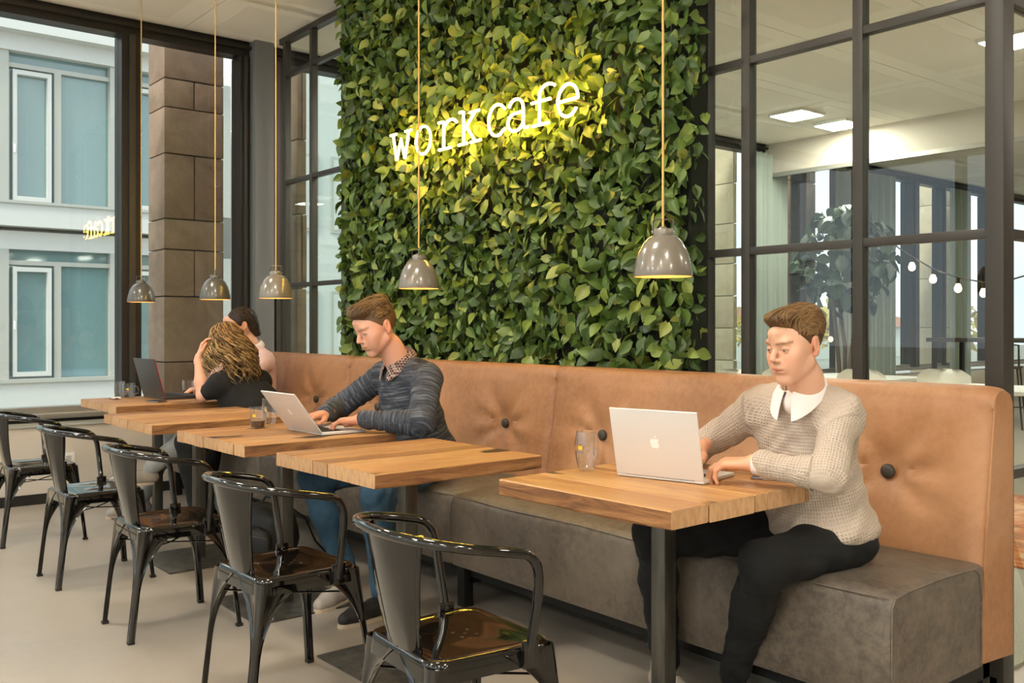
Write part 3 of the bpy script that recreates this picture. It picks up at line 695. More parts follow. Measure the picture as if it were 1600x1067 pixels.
for xx in (-4.7, -4.45, -4.2, -3.95, -3.72, -3.5, -3.25): MB().tube([(xx + 4, .0, .08), (xx + 4, .2, .08)], .004, 6).build('standoff', M['alu'], ns, smooth=50)
# ================================================================== SMALL THINGS ON THE TABLES
TZ0 = .7552
def logo_mesh(s):
    """fruit-shaped emblem with a bite and a leaf, in the x/z plane, facing -Y"""
    out = [(.0, .30), (.10, .36), (.24, .37), (.36, .31), (.42, .24), (.33, .14), (.31, .0), (.36, -.12), (.45, -.19), (.38, -.36), (.27, -.50), (.16, -.53), (.06, -.49), (-.04, -.48), (-.14, -.52), (-.24, -.52), (-.36, -.40), (-.46, -.18), (-.48, .05), (-.42, .24), (-.30, .35), (-.14, .36)]
    mb = MB(); n = len(out)
    mb.add([(x * s, -.0006, z * s) for x, z in out] + [(-.06 * s, -.0006, -.06 * s)], [((i + 1) % n, i, n) for i in range(n)])
    lf = [(.0, .42), (.02, .54), (.10, .65), (.20, .70), (.20, .60), (.14, .49)]
    mb.add([(x * s, -.0006, z * s) for x, z in lf], [tuple(range(6))[::-1]])
    return mb
def laptop(x, y, yaw, W, Dp, tilt, label, body, logo=True, dark=False):
    e = empty('laptop', (x, y, TZ0), math.radians(yaw), label, 'laptop', 'open laptops on the tables')
    t = .012 if not dark else .02
    b = MB().box(-W/2, W/2, 0, Dp, .001, t).build('base', body, e, bevel=.004)
    MB().box(-W * .40, W * .40, Dp * .12, Dp * .56, t - .0005, t + .0006).build('keyboard_well', M['key_black'], b)
    for r in range(5):
        kb = MB()
        for k in range(13): kb.box(-W * .39 + k * W * .06, -W * .39 + k * W * .06 + W * .052, Dp * (.13 + r * .085), Dp * (.13 + r * .085 + .072), t + .0006, t + .0016)
        kb.build('key_row', M['key_black'], b)
    MB().box(-W * .17, W * .17, Dp * .62, Dp * .95, t - .0003, t + .0004).build('trackpad', body, b)
    a = math.radians(tilt); L = Dp * 1.0; lid = empty('lid', (0, .004, t - .002), 0); lid.parent = e; lid.rotation_euler = (a, 0, 0)
    MB().box(-W/2, W/2, -.0065, 0, 0, L).build('cover', body, lid, bevel=.0028, seg=3)
    MB().box(-W/2 + .008, W/2 - .008, 0.0, .0006, .012, L - .008).build('screen', M['screen'], lid)
    if logo: logo_mesh(.033).build('emblem', M['logo_white'], lid, loc=(0, -.0068, L * .52))
    if dark:
        MB().box(W/2 - .001, W/2 + .0012, -.004, .001, .004, L).build('red_edge', M['red_trim'], lid)
    MB().tube([(-W * .4, 0, 0), (W * .4, 0, 0)], .005, 8).build('hinge', M['frame_dark'], lid, smooth=60)
    return e
laptop(-1.952, 2.158, 13.5, .296, .212, 13, 'silver laptop with white emblem before the man in beige sweater', M['alu_laptop'])
laptop(-3.80, 1.915, 1, .315, .218, 37, 'silver laptop tilted back before the man in blue sweater', M['alu_laptop'])
laptop(-6.24, 2.075, 3, .35, .25, 15, 'dark laptop with red edge on the farthest table', M['laptop_black'], logo=False, dark=True)
def vessel(name, x, y, prof, label, cat, coffee=0, handle=None, pr_=True, rz=0):
    e = empty(name, (x, y, TZ0 + .0005), math.radians(rz), label, cat, 'glasses and mugs on the tables')
    n = 28; th = .0022
    inner = [(max(r - th, .001), max(z, .007)) for r, z in prof]
    MB().lathe([(0, 0)] + prof + [(r, z) for r, z in inner[::-1]] + [(0, inner[0][1])], n).build('glass_body', M['tumbler'], e, smooth=50)
    if coffee:
        rr = lambda z: float(np.interp(z, [p[1] for p in prof], [p[0] for p in prof])) - th - .0006
        MB().lathe([(0, .0076), (rr(.0076), .0076), (rr(coffee), coffee), (0, coffee)], n).build('coffee', M['coffee'], e, smooth=40)
        MB().lathe([(0, coffee + .0015), (rr(coffee) - .0005, coffee + .0012), (rr(coffee) - .0005, coffee + .0002)], n).build('crema', M['foam'], e, smooth=40)
    if handle:
        hz, hr, R0 = handle
        MB().tube([(R0 - .003, 0, hz + hr), (R0 + .012, 0, hz + hr * 1.02), (R0 + .026, 0, hz + hr * .6), (R0 + .031, 0, hz), (R0 + .026, 0, hz - hr * .6), (R0 + .012, 0, hz - hr * .95), (R0 - .003, 0, hz - hr)], .004, 8).build('handle', M['tumbler'], e, smooth=60)
    if pr_:   # small yellow print on the wall of the glass
        zc = prof[-1][1] * .62; R_ = float(np.interp(zc, [p[1] for p in prof], [p[0] for p in prof])) + .0006; P = []
        a0 = math.radians(pr_)
        P = [[(R_ * math.cos(a0 + u), R_ * math.sin(a0 + u), zc + v) for u in np.linspace(-.2, .2, 6)] for v in np.linspace(-.006, .006, 4)]
        MB().grid(P).build('yellow_print', M['yellow_print'], e)
        P = [[(R_ * math.cos(a0 + u), R_ * math.sin(a0 + u), zc - .015 + v) for u in np.linspace(-.34, .34, 6)] for v in (-.002, .002)]
        MB().grid(P).build('grey_print', M['grey_print'], e)
    return e
barrel = [(.023, .0), (.026, .006), (.033, .035), (.0385, .07), (.0375, .098), (.0325, .128)]
vessel('tumbler', -2.215, 2.105, barrel, 'empty clear tumbler beside the silver laptop on the nearest table', 'glass', pr_=-75)
mugp = [(.031, 0), (.033, .005), (.037, .04), (.039, .096)]
vessel('glass_mug', -4.105, 1.835, mugp, 'glass mug with a little coffee on the blue sweater man\'s table', 'mug', .034, (.052, .027, .038), pr_=-70, rz=20)
vessel('tumbler', -4.195, 1.935, [(.024, 0), (.026, .005), (.034, .06), (.036, .125)], 'clear tumbler standing behind the glass coffee mug', 'glass', pr_=-60)
vessel('tumbler', -6.44, 1.92, [(.026, 0), (.028, .005), (.034, .06), (.036, .105)], 'leftmost clear glass at the window corner of the farthest table', 'glass', pr_=0)
vessel('glass_mug', -6.35, 1.955, mugp, 'glass mug with yellow print beside the dark laptop', 'mug', 0, (.052, .027, .038), pr_=-70, rz=40)
vessel('glass_mug', -6.44, 2.375, mugp, 'glass of coffee behind the dark laptop by the hand', 'mug', .03, (.052, .027, .038), pr_=0, rz=120)
def phone(x, y, yaw, label):
    e = empty('smartphone', (x, y, TZ0 + .0005), math.radians(yaw), label, 'phone')
    MB().box(-.032, .032, -.065, .065, 0, .0075).build('body', M['phone_metal'], e, bevel=.003)
    MB().box(-.0305, .0305, -.0635, .0635, .0074, .0082).build('screen', M['screen'], e)
    MB().box(.031, .0328, .02, .035, .003, .005).build('side_button', M['alu'], e)
    return e
phone(-1.745, 2.445, -62, 'smartphone lying beside the near laptop on the nearest table'); phone(-5.93, 1.99, -75, 'smartphone lying in front of the dark laptop on the farthest table')
npk = MB(); P = [[(u * .08, v * .06, .003 + .012 * abs(math.sin(u * 9 + v * 5)) * (1 - .5 * abs(u))) for u in np.linspace(-.5, .5, 9)] for v in np.linspace(-.5, .5, 7)]
A = np.array(P); loop = np.concatenate([A, (A - (0, 0, .002))[:, ::-1]], axis=1)
tag(npk.grid(loop, closev=True).build('napkin', M['paper'], loc=(-6.33, 1.86, TZ0), smooth=50), 'crumpled white napkin beside the glasses on the farthest table', 'napkin')
# black backpack on the floor
bp = empty('backpack', (-4.66, 2.13, 0), math.radians(25), 'slumped black backpack on the floor under the table', 'bag')
def blob(c, r, p=2.6, n=26, m=18, lump=.0, seed=0):
    P = []; rr = random.Random(seed); ph = [rr.uniform(0, 6) for _ in range(4)]
    for v in np.linspace(-math.pi / 2, math.pi / 2, m):
        row = []
        for u in np.linspace(0, 2 * math.pi, n, endpoint=False):
            f = lambda q_: math.copysign(abs(q_) ** (2 / p), q_)
            k = 1 + lump * (math.sin(3 * u + ph[0] + 4 * v) + .6 * math.sin(7 * u + ph[1] - 5 * v) + .4 * math.sin(11 * v + ph[2]))
            row.append((c[0] + r[0] * f(math.cos(v)) * f(math.cos(u)) * k, c[1] + r[1] * f(math.cos(v)) * f(math.sin(u)) * k, c[2] + r[2] * f(math.sin(v)) * (1 if v < 0 else k)))
        P.append(row)
    return MB().grid(P, closev=True)
blob((0, 0, .15), (.17, .12, .15), 2.7, lump=.03, seed=3).build('main_body', M['bag'], bp, smooth=60)
blob((0, -.11, .11), (.13, .04, .09), 2.6, lump=.03, seed=5).build('front_pocket', M['bag'], bp, smooth=60)
MB().tube([(-.05, .02, .29), (-.03, .03, .325), (.03, .03, .325), (.05, .02, .29)], .008, 8).build('grab_handle', M['bag'], bp, smooth=60)
for s in (1, -1): MB().tube([(s * .07, .1, .27), (s * .12, .17, .2), (s * .16, .2, .08), (s * .2, .24, .012), (s * .26, .2, .01)], .013, 8, flat=.4).build('shoulder_strap', M['bag'], bp, smooth=60)
MB().tube([(-.12, -.148, .15), (0, -.156, .165), (.12, -.148, .15)], .0025, 6).build('zip', M['steel'], bp, smooth=60)
# ================================================================== REAR ROOM BEHIND THE GLASS
def shell_chair(x, y, yaw, label):
    e = empty('shell_chair', (x, y, 0), math.radians(yaw), label, 'chair', 'pale shell chairs behind the glass')
    P = []
    for t in np.linspace(0, 1, 16):
        # profile: front lip -> seat -> back
        if t < .5: yy, zz = .24 - .42 * (t / .5), .45 - .02 * math.sin(math.pi * t / .5)
        else:
            k = (t - .5) / .5; yy, zz = -.18 - .08 * math.sin(k * 1.3), .45 + .40 * k ** .9
        row = []
        hw = .24 if t < .9 else .24 - .09 * ((t - .9) / .1) ** 2
        for v in np.linspace(-1, 1, 11):
            up = .10 * abs(v) ** 3 if t < .5 else 0; fw = .09 * abs(v) ** 2.5 if t >= .45 else 0
            row.append((v * hw, yy + fw, zz + up * min(1, t * 3)))
        P.append(row)
    A = np.array(P); B = A + np.array((0, -.006, -.012)); loop = np.concatenate([A, B[:, ::-1]], axis=1)
    mb = MB().grid(loop, closev=True); n = loop.shape[1]; k = len(mb.v); mb.f.append(tuple(range(n))); mb.f.append(tuple(k - n + i for i in range(n))[::-1])
    mb.build('shell', M['shell_chair'], e, smooth=60)
    for sx in (1, -1):
        for sy in (1, -1): MB().tube([(sx * .13, sy * .12, .43), (sx * .22, sy * .21, 0)], [.014, .009], 8).build('leg', M['frame_dark'], e, smooth=60)
    return e
shell_chair(-4.02, 7.9, 180, 'pale shell chair behind the bench end, largest of those seen through the glass')
shell_chair(-5.15, 6.45, 175, 'pale shell chair just right of the plant wall foot')
shell_chair(-5.05, 7.1, 185, 'pale shell chair seen left of the beige sweater man\'s face')
shell_chair(-4.45, 7.30, 178, 'pale shell chair seen right of the beige sweater man\'s neck')
shell_chair(-1.0, 3.95, 120, 'grey-white shell chair at the right edge past the bench')
def white_table(x0, x1, y0, y1, label):
    e = empty('white_table', ((x0 + x1) / 2, (y0 + y1) / 2, 0), 0, label, 'table', 'white tables behind the glass'); hx, hy_ = (x1 - x0) / 2, (y1 - y0) / 2
    MB().box(-hx, hx, -hy_, hy_, .715, .745).build('tabletop', M['table_white'], e, bevel=.004)
    for sx in (1, -1):
        for sy in (1, -1): MB().box(sx * (hx - .06) - .02, sx * (hx - .06) + .02, sy * (hy_ - .06) - .02, sy * (hy_ - .06) + .02, 0, .715).build('leg', M['frame_dark'], e)
white_table(-4.9, -4.2, 7.55, 8.55, 'white table in the glazed room with small cups') if False else white_table(-5.5, -4.45, 7.75, 8.7, 'white table behind the beige sweater man\'s shoulder')
white_table(-3.75, -2.5, 7.2, 8.0, 'white table seen above the right end of the bench')
# fig plant
fp = empty('fig_plant', (-5.56, 9.02, 0), 0, 'tall large-leaved fig plant in a pot behind the glass', 'plant')
MB().lathe([(0, 0), (.2, 0), (.22, .02), (.27, .5), (.255, .5), (.25, .44), (0, .44)], 28).build('pot', M['pot'], fp, smooth=40)
for a in (0, 2.1, 4.2):
    MB().tube([(0.03 * math.cos(a), .03 * math.sin(a), .43), (.08 * math.cos(a), .08 * math.sin(a), 1.0), (.22 * math.cos(a + .4), .22 * math.sin(a + .4), 1.7), (.3 * math.cos(a + .6), .3 * math.sin(a + .6), 2.2)], [.025, .022, .016, .008], 7).build('stem', M['bark'], fp, smooth=60)
for i in range(210):
    u = rng.normal(size=3); u /= np.linalg.norm(u); p = u * np.array((.55, .55, .58)) * rng.uniform(.45, 1.0) ** .5 + (0, 0, 1.95)
    o = obj('leaf', leaf_me[i % 10], fp, loc=p, rot=(rng.normal(-.3, .7), rng.normal(0, .8), math.atan2(u[1], u[0]) + math.pi / 2 + rng.normal(0, .4))); s_ = rng.uniform(.12, .19); o.scale = (s_ * 1.15, s_, s_)
    o.material_slots[0].link = 'OBJECT'; o.material_slots[0].material = M['leaf_dark']
# string of bulbs
gl = empty('bulb_string', (-3.6, 7.0, 1.7), 0, 'dark cable strung with small glowing bulbs behind the glass', 'string lights')
def atY(px, py, Y):
    t = (px - 800) / 1485; X = Y * (t * .6301 - .7765) / (.6301 + t * .7765); D = -.7765 * X + .6301 * Y
    return np.array((X, Y, 1.22 - (py - 510) * D / 1485))
cable = [atY(px, py, 7.0) - np.array((-3.6, 7.0, 1.7)) for px, py in ((1345, 330), (1380, 366), (1405, 388), (1425, 401), (1458, 420), (1497, 434), (1537, 441), (1570, 440), (1620, 425))]
MB().tube(cable, .006, 6).build('cable', M['frame_dark'], gl, smooth=60)
for p in [cable[i] for i in (3, 4, 5, 6)]:
    MB().tube([p, p - (0, 0, .045)], .013, 8).build('socket', M['frame_dark'], gl, smooth=50)
    MB().lathe([(.010, -.04), (.016, -.05), (.026, -.075), (.024, -.095), (.012, -.107), (0, -.11)], 14, tuple(p)).build('bulb', M['bulb_small'], gl, smooth=60)
# bar table with stools far back
bt = empty('bar_table', (-5.4, 12.6, 0), 0, 'high dark bar table far back in the glazed room', 'table')
MB().box(-.9, .9, -.45, .45, 1.02, 1.07).build('tabletop', M['dark_wood'], bt, bevel=.004)
for sx in (1, -1):
    for sy in (1, -1): MB().box(sx * .82 - .025, sx * .82 + .025, sy * .38 - .025, sy * .38 + .025, 0, 1.02).build('leg', M['frame_dark'], bt)
for i, (x, y) in enumerate(((-4.5, 11.6), (-5.1, 11.7), (-4.9, 13.5))):
    e = empty('bar_stool', (x, y, 0), 0.3 * i, 'dark bar stool %s the high table in the rear room' % ('right of', 'in front of', 'at the far end of')[i], 'stool', 'bar stools in the rear room')
    MB().box(-.18, .18, -.18, .18, .72, .75).build('seat', M['dark_wood'], e, bevel=.01)
    MB().tube([(-.17, -.17, .75), (-.17, -.19, 1.0), (0, -.2, 1.02), (.17, -.19, 1.0), (.17, -.17, .75)], .012, 8).build('backrest', M['frame_dark'], e, smooth=60)
    for sx in (1, -1):
        for sy in (1, -1): MB().tube([(sx * .15, sy * .15, .72), (sx * .21, sy * .21, 0)], .011, 7).build('leg', M['frame_dark'], e, smooth=60)
    MB().tube([(.19, .19, .25), (-.19, .19, .25), (-.19, -.19, .25), (.19, -.19, .25)], .009, 7, closed=True).build('footrest', M['frame_dark'], e, smooth=60)
# curtains
for i, (y0, y1) in enumerate(((9.45, 10.15), (11.2, 11.6), (11.85, 12.7), (14.3, 14.95))):
    P = []
    n = int((y1 - y0) / .018)
    for z in np.linspace(.05, 3.33, 5): P.append([(WX + .12 + .03 * math.sin(k * 1.15) , y0 + (y1 - y0) * k / n, z) for k in range(n + 1)])
    A = np.array(P); lo = np.array((WX + .12, (y0 + y1) / 2, 0)); A = A - lo; loop = np.concatenate([A, (A + (.004, 0, 0))[:, ::-1]], axis=1)
    tag(MB().grid(loop, closev=True).build('curtain', M['curtain'], smooth=60, loc=lo), 'grey-green floor-length curtain in the rear room, number %s from the plant wall' % ('one', 'two', 'three', 'four')[i], 'curtain', 'curtains in the rear room')
# rough brick pier with a small potted plant
bpier = empty('brick_pier', (-3.9, 12.6, 0), 0, 'rough brown brick pier beside the corner post', 'pier')
MB().box(-.17, .17, -.17, .17, 0, CEIL).build('core', M['facade_dark'], bpier)
bm_ = MB()
for k in range(48):
    z = k * .072
    for s in range(2):
        o_ = .05 if k % 2 else -.05
        for (x0, x1, y0, y1) in ((-.2, -.004 + o_, -.2, .2), (.004 + o_, .2, -.2, .2)):
            j = rng.uniform(-.008, .008); bm_.box(x0 + j, x1 + j, y0 + j, y1 + j, z + .004, z + .068)
c = bm_.build('brickwork', M['brick'], bpier); c['kind'] = 'stuff'
pp = empty('potted_plant', (-4.12, 11.1, 0), 0, 'small green plant on a stand before the brick pier', 'plant')
MB().lathe([(0, 0), (.12, 0), (.03, .03), (.03, .7), (.12, .72), (.15, .95), (.13, .95), (0, .93)], 20).build('stand_pot', M['table_white'], pp, smooth=40)
for i in range(60):
    u = rng.normal(size=3); u /= np.linalg.norm(u); p = u * np.array((.16, .16, .25)) + (0, 0, 1.22)
    o = obj('leaf', leaf_me[i % 10], pp, loc=p, rot=(rng.normal(-.3, .7), rng.normal(0, .8), rng.uniform(0, 6))); o.scale = (.1, .1, .1)
# rug on the carpet, right of the bench
rg = MB().box(-.95, .95, -1.05, 1.05, 0, .012).build('rug', M['rug'], loc=(-2.6, 6.0, .0125), bevel=.004); tag(rg, 'orange patterned rug on the pale carpet seen past the bench end', 'rug')
# ================================================================== PEOPLE (implicit surfaces meshed once)
def smin(a, b, k):
    if k <= 0: return np.minimum(a, b)
    h = np.clip(.5 + .5 * (b - a) / k, 0, 1); return b * (1 - h) + a * h - k * h * (1 - h)
class Sdf:
    def __init__(s): s.ops = []
    def _add(s, fn, lo, hi, k, sub): s.ops.append((fn, np.asarray(lo) - .03 - k, np.asarray(hi) + .03 + k, k, sub)); return s
    def cone(s, a, b, ra, rb=None, k=.02, sub=False, flat=None):
        a = np.asarray(a, float); b = np.asarray(b, float); rb = ra if rb is None else rb; ab = b - a; L2 = max(float(ab @ ab), 1e-9)
        def fn(x, y, z):
            px, py, pz = x - a[0], y - a[1], z - a[2]
            t = np.clip((px * ab[0] + py * ab[1] + pz * ab[2]) / L2, 0, 1)
            return np.sqrt((px - t * ab[0]) ** 2 + (py - t * ab[1]) ** 2 + (pz - t * ab[2]) ** 2) - (ra + (rb - ra) * t)
        r = max(ra, rb); return s._add(fn, np.minimum(a, b) - r, np.maximum(a, b) + r, k, sub)
    def chain(s, pts, rs, k=.02, sub=False):
        for i in range(len(pts) - 1): s.cone(pts[i], pts[i + 1], rs[i], rs[i + 1], k, sub)
        return s
    def ell(s, c, r, R=None, k=.02, sub=False):
        c = np.asarray(c, float); r = np.asarray(r, float); R = np.eye(3) if R is None else np.asarray(R)
        def fn(x, y, z):
            d = (x - c[0], y - c[1], z - c[2]); q = [(d[0] * R[0, i] + d[1] * R[1, i] + d[2] * R[2, i]) / r[i] for i in range(3)]
            k0 = np.sqrt(q[0] ** 2 + q[1] ** 2 + q[2] ** 2); k1 = np.sqrt((q[0] / r[0]) ** 2 + (q[1] / r[1]) ** 2 + (q[2] / r[2]) ** 2) + 1e-9
            return k0 * (k0 - 1) / k1
        m_ = np.abs(R) @ r; return s._add(fn, c - m_, c + m_, k, sub)
    def cut(s, fn, lo, hi, k=.004):   # intersect with fn<0
        s.ops.append((fn, np.asarray(lo), np.asarray(hi), k, 2)); return s
    def at(s, P):
        x, y, z = P[:, 0], P[:, 1], P[:, 2]; d = np.full(len(P), .2)
        for fn, lo, hi, k, sub in s.ops:
            e = fn(x, y, z); d = smin(d, e, k) if not sub else (-smin(-d, e, k) if sub == 1 else -smin(-d, -e, k))
        return d
    def mesh(s, h):
        pos = [o for o in s.ops if not o[4]]
        lo = np.min([o[1] for o in pos], 0) + .02; hi = np.max([o[2] for o in pos], 0) - .02
        n = np.ceil((hi - lo) / h).astype(int) + 1; ax = [lo[i] + h * np.arange(n[i]) for i in range(3)]
        D = np.full(n, .1, np.float32)
        for fn, l, u, k, sub in s.ops:
            i0 = [max(0, int((l[i] - lo[i]) / h)) for i in range(3)]; i1 = [min(n[i], int((u[i] - lo[i]) / h) + 2) for i in range(3)]
            if any(i1[i] <= i0[i] for i in range(3)): continue
            sl = tuple(slice(i0[i], i1[i]) for i in range(3))
            e = fn(ax[0][sl[0]].astype(np.float32)[:, None, None], ax[1][sl[1]].astype(np.float32)[None, :, None], ax[2][sl[2]].astype(np.float32)[None, None, :])
            e = np.broadcast_to(e, D[sl].shape)
            D[sl] = smin(D[sl], e, k) if not sub else (-smin(-D[sl], e, k) if sub == 1 else -smin(-D[sl], -e, k))
        return nets(D, lo, h)
def nets(D, lo, h):
    S = D < 0; n = np.array(D.shape)
    cnt = np.zeros(n - 1, np.uint8); off = [(i, j, k) for i in (0, 1) for j in (0, 1) for k in (0, 1)]
    for o in off: cnt += S[o[0]:n[0] - 1 + o[0], o[1]:n[1] - 1 + o[1], o[2]:n[2] - 1 + o[2]]
    I = np.argwhere((cnt > 0) & (cnt < 8)); idx = np.full(n - 1, -1, np.int64); idx[tuple(I.T)] = np.arange(len(I))
    val = np.stack([D[I[:, 0] + o[0], I[:, 1] + o[1], I[:, 2] + o[2]] for o in off], 1); O = np.array(off, float)
    acc = np.zeros((len(I), 3)); w = np.zeros(len(I))
    for a in range(8):
        for b in range(a + 1, 8):
            if np.abs(O[a] - O[b]).sum() != 1: continue
            m_ = (val[:, a] < 0) != (val[:, b] < 0); t = val[m_, a] / (val[m_, a] - val[m_, b]); acc[m_] += O[a] + t[:, None] * (O[b] - O[a]); w[m_] += 1
    V = lo + h * (I + acc / w[:, None]); Q = []
    for ax in range(3):
        e1 = [0, 0, 0]; e1[ax] = 1
        A = S[:n[0] - e1[0], :n[1] - e1[1], :n[2] - e1[2]]; B = S[e1[0]:, e1[1]:, e1[2]:]
        E = np.argwhere(A != B); u, v = (ax + 1) % 3, (ax + 2) % 3
        E = E[(E[:, u] > 0) & (E[:, v] > 0) & (E[:, u] < n[u] - 1) & (E[:, v] < n[v] - 1)]
        du = np.zeros(3, int); du[u] = 1; dv = np.zeros(3, int); dv[v] = 1
        g = lambda X: idx[tuple(X.T)]
        q = np.stack([g(E - du - dv), g(E - dv), g(E), g(E - du)], 1); fl = ~A[tuple(E.T)]; q[fl] = q[fl][:, ::-1]; Q.append(q)
    Q = np.concatenate(Q); Q = Q[(Q >= 0).all(1)]
    # light relaxation
    for _ in range(2):
        nb = np.zeros_like(V); c_ = np.zeros(len(V))
        for a, b in ((0, 1), (1, 2), (2, 3), (3, 0)):
            np.add.at(nb, Q[:, a], V[Q[:, b]]); np.add.at(c_, Q[:, a], 1)
        V = V * .5 + .5 * nb / np.maximum(c_, 1)[:, None]
    return V, Q
def normals(V, Q):
    n_ = np.cross(V[Q[:, 2]] - V[Q[:, 0]], V[Q[:, 3]] - V[Q[:, 1]]); N_ = np.zeros_like(V)
    for i in range(4): np.add.at(N_, Q[:, i], n_)
    return N_ / (np.linalg.norm(N_, axis=1)[:, None] + 1e-12)
def fast_mesh(name, V, Q, mt, attrs=None, smooth=True):
    me = bpy.data.meshes.new(name); k = Q.shape[1]
    me.vertices.add(len(V)); me.vertices.foreach_set('co', np.asarray(V, np.float32).ravel())
    me.loops.add(Q.size); me.loops.foreach_set('vertex_index', Q.astype(np.int32).ravel())
    me.polygons.add(len(Q)); me.polygons.foreach_set('loop_start', np.arange(0, Q.size, k, dtype=np.int32)); me.polygons.foreach_set('loop_total', np.full(len(Q), k, np.int32))
    me.update(calc_edges=True); me.validate()
    if smooth: me.shade_smooth()
    for an, A in (attrs or {}).items():
        if A.shape[1] == 4: at_ = me.attributes.new(an, 'FLOAT_COLOR', 'POINT'); at_.data.foreach_set('color', A.astype(np.float32).ravel())
        else: at_ = me.attributes.new(an, 'FLOAT_VECTOR', 'POINT'); at_.data.foreach_set('vector', A.astype(np.float32).ravel())
    me.materials.append(mt); return me
def limb_uv(V, bones, N_=None):
    best = np.full(len(V), 1e9); uv = np.zeros((len(V), 3)); base = 0
    for bi, (a, b, r) in enumerate(bones):
        a = np.asarray(a, float); b = np.asarray(b, float); ab = b - a; L = np.linalg.norm(ab); d = ab / L
        ref = np.array((0, 0, 1.)) if abs(d[2]) < .8 else np.array((0, 1., 0)); u = np.cross(d, ref); u /= np.linalg.norm(u); v = np.cross(d, u)
        p = V - a; t = p @ d; tc_ = np.clip(t, 0, L); ax = p - tc_[:, None] * d; dist = np.linalg.norm(ax, axis=1) / r
        m_ = dist < best; best[m_] = dist[m_]
        uv[m_, 0] = np.arctan2(ax[m_] @ v, ax[m_] @ u) * r; uv[m_, 1] = t[m_] + bi * 1.7
        if N_ is not None: uv[m_, 2] = 1 - (N_[m_] @ d) ** 2
    return uv
# materials for people
def attr_mat(name, rough, **kw):
    m = mat(name, (1, 1, 1, 1), rough, **kw); q = N(m); q.col(q.attr('col').outputs['Color']); return m, q
sk, q = attr_mat('skin', .48, Subsurface_Weight=.12, Subsurface_Scale=.02); q.b.inputs['Subsurface Radius'].default_value = (1, .4, .25)
ey, q = attr_mat('eye', .15)
hr, q = attr_mat('hair', .42); q.b.inputs['Specular IOR Level'].default_value = .35
def knit(name, a, b, kind):
    m = mat(name, a, .9); q = N(m); at_ = q.attr('pat'); sp = q.n('ShaderNodeSeparateXYZ'); q.l(at_.outputs['Vector'], sp.inputs[0])
    if kind == 'waffle':
        f = 2 * math.pi / .0095
        su = q.math('SINE', q.math('MULTIPLY', sp.outputs[0], f)); sv = q.math('SINE', q.math('MULTIPLY', sp.outputs[1], f))
        h_ = q.math('MULTIPLY', q.math('MAXIMUM', su, q.math('MULTIPLY', sv, .8)), q.math('POWER', sp.outputs[2], 1.5)); q.bump(h_, .6, .003)
        fac = q.math('MULTIPLY_ADD', h_, .35, .5); n_ = q.noise(q.coord(), 240, 2)
        q.col(q.mix(.25, q.ramp(fac, [(.1, a), (.85, b)]), q.ramp(n_, [(.3, a), (.7, b)])))
    elif kind == 'streak':
        mp_ = q.n('ShaderNodeMapping'); mp_.inputs['Scale'].default_value = (7, 95, 0); q.l(at_.outputs['Vector'], mp_.inputs[0])
        n_ = q.noise(mp_.outputs[0], 1.0, 4, .6); q.col(q.ramp(n_, [(.33, a), (.5, b), (.68, srgb(112, 118, 126))])); q.bump(n_, .3, .002)
    else:
        n_ = q.noise(q.coord(), 300, 2); big = q.noise(q.coord(), 9, 4); q.col(q.mix(.5, q.ramp(n_, [(.3, a), (.7, b)]), q.ramp(big, [(.35, a), (.65, b)]))); q.bump(big, .35, .01)
    return m
knit('waffle_knit', srgb(164, 146, 128), srgb(212, 197, 180), 'waffle'); knit('blue_knit', srgb(36, 39, 46), srgb(60, 64, 73), 'streak')
knit('black_cloth', srgb(20, 20, 20), srgb(32, 32, 31), 'plain'); knit('trousers_black', srgb(10, 11, 11), srgb(21, 22, 21), 'plain'); knit('denim', srgb(30, 56, 76), srgb(62, 96, 118), 'plain')
knit('pink_shirt', srgb(222, 184, 178), srgb(236, 204, 198), 'plain'); knit('grey_denim', srgb(150, 152, 150), srgb(184, 186, 184), 'plain'); mat('white_shirt', srgb(240, 230, 226), .8)
m = mat('plaid', srgb(90, 60, 56), .85); q = N(m); ck = q.n('ShaderNodeTexChecker'); ck.inputs['Scale'].default_value = 95; ck.inputs['Color1'].default_value = srgb(70, 42, 42); ck.inputs['Color2'].default_value = srgb(176, 156, 142); q.l(q.coord(), ck.inputs['Vector']); q.col(ck.outputs['Color'])
mat('shoe_dark', srgb(38, 36, 34), .5); mat('sole_light', srgb(205, 186, 160), .7); mat('shoe_tan', srgb(170, 160, 148), .7)
def rotm(yaw, pitch, roll=0):
    return np.array(Matrix.Rotation(math.radians(yaw), 3, 'Z') @ Matrix.Rotation(math.radians(pitch), 3, 'X') @ Matrix.Rotation(math.radians(roll), 3, 'Y'))
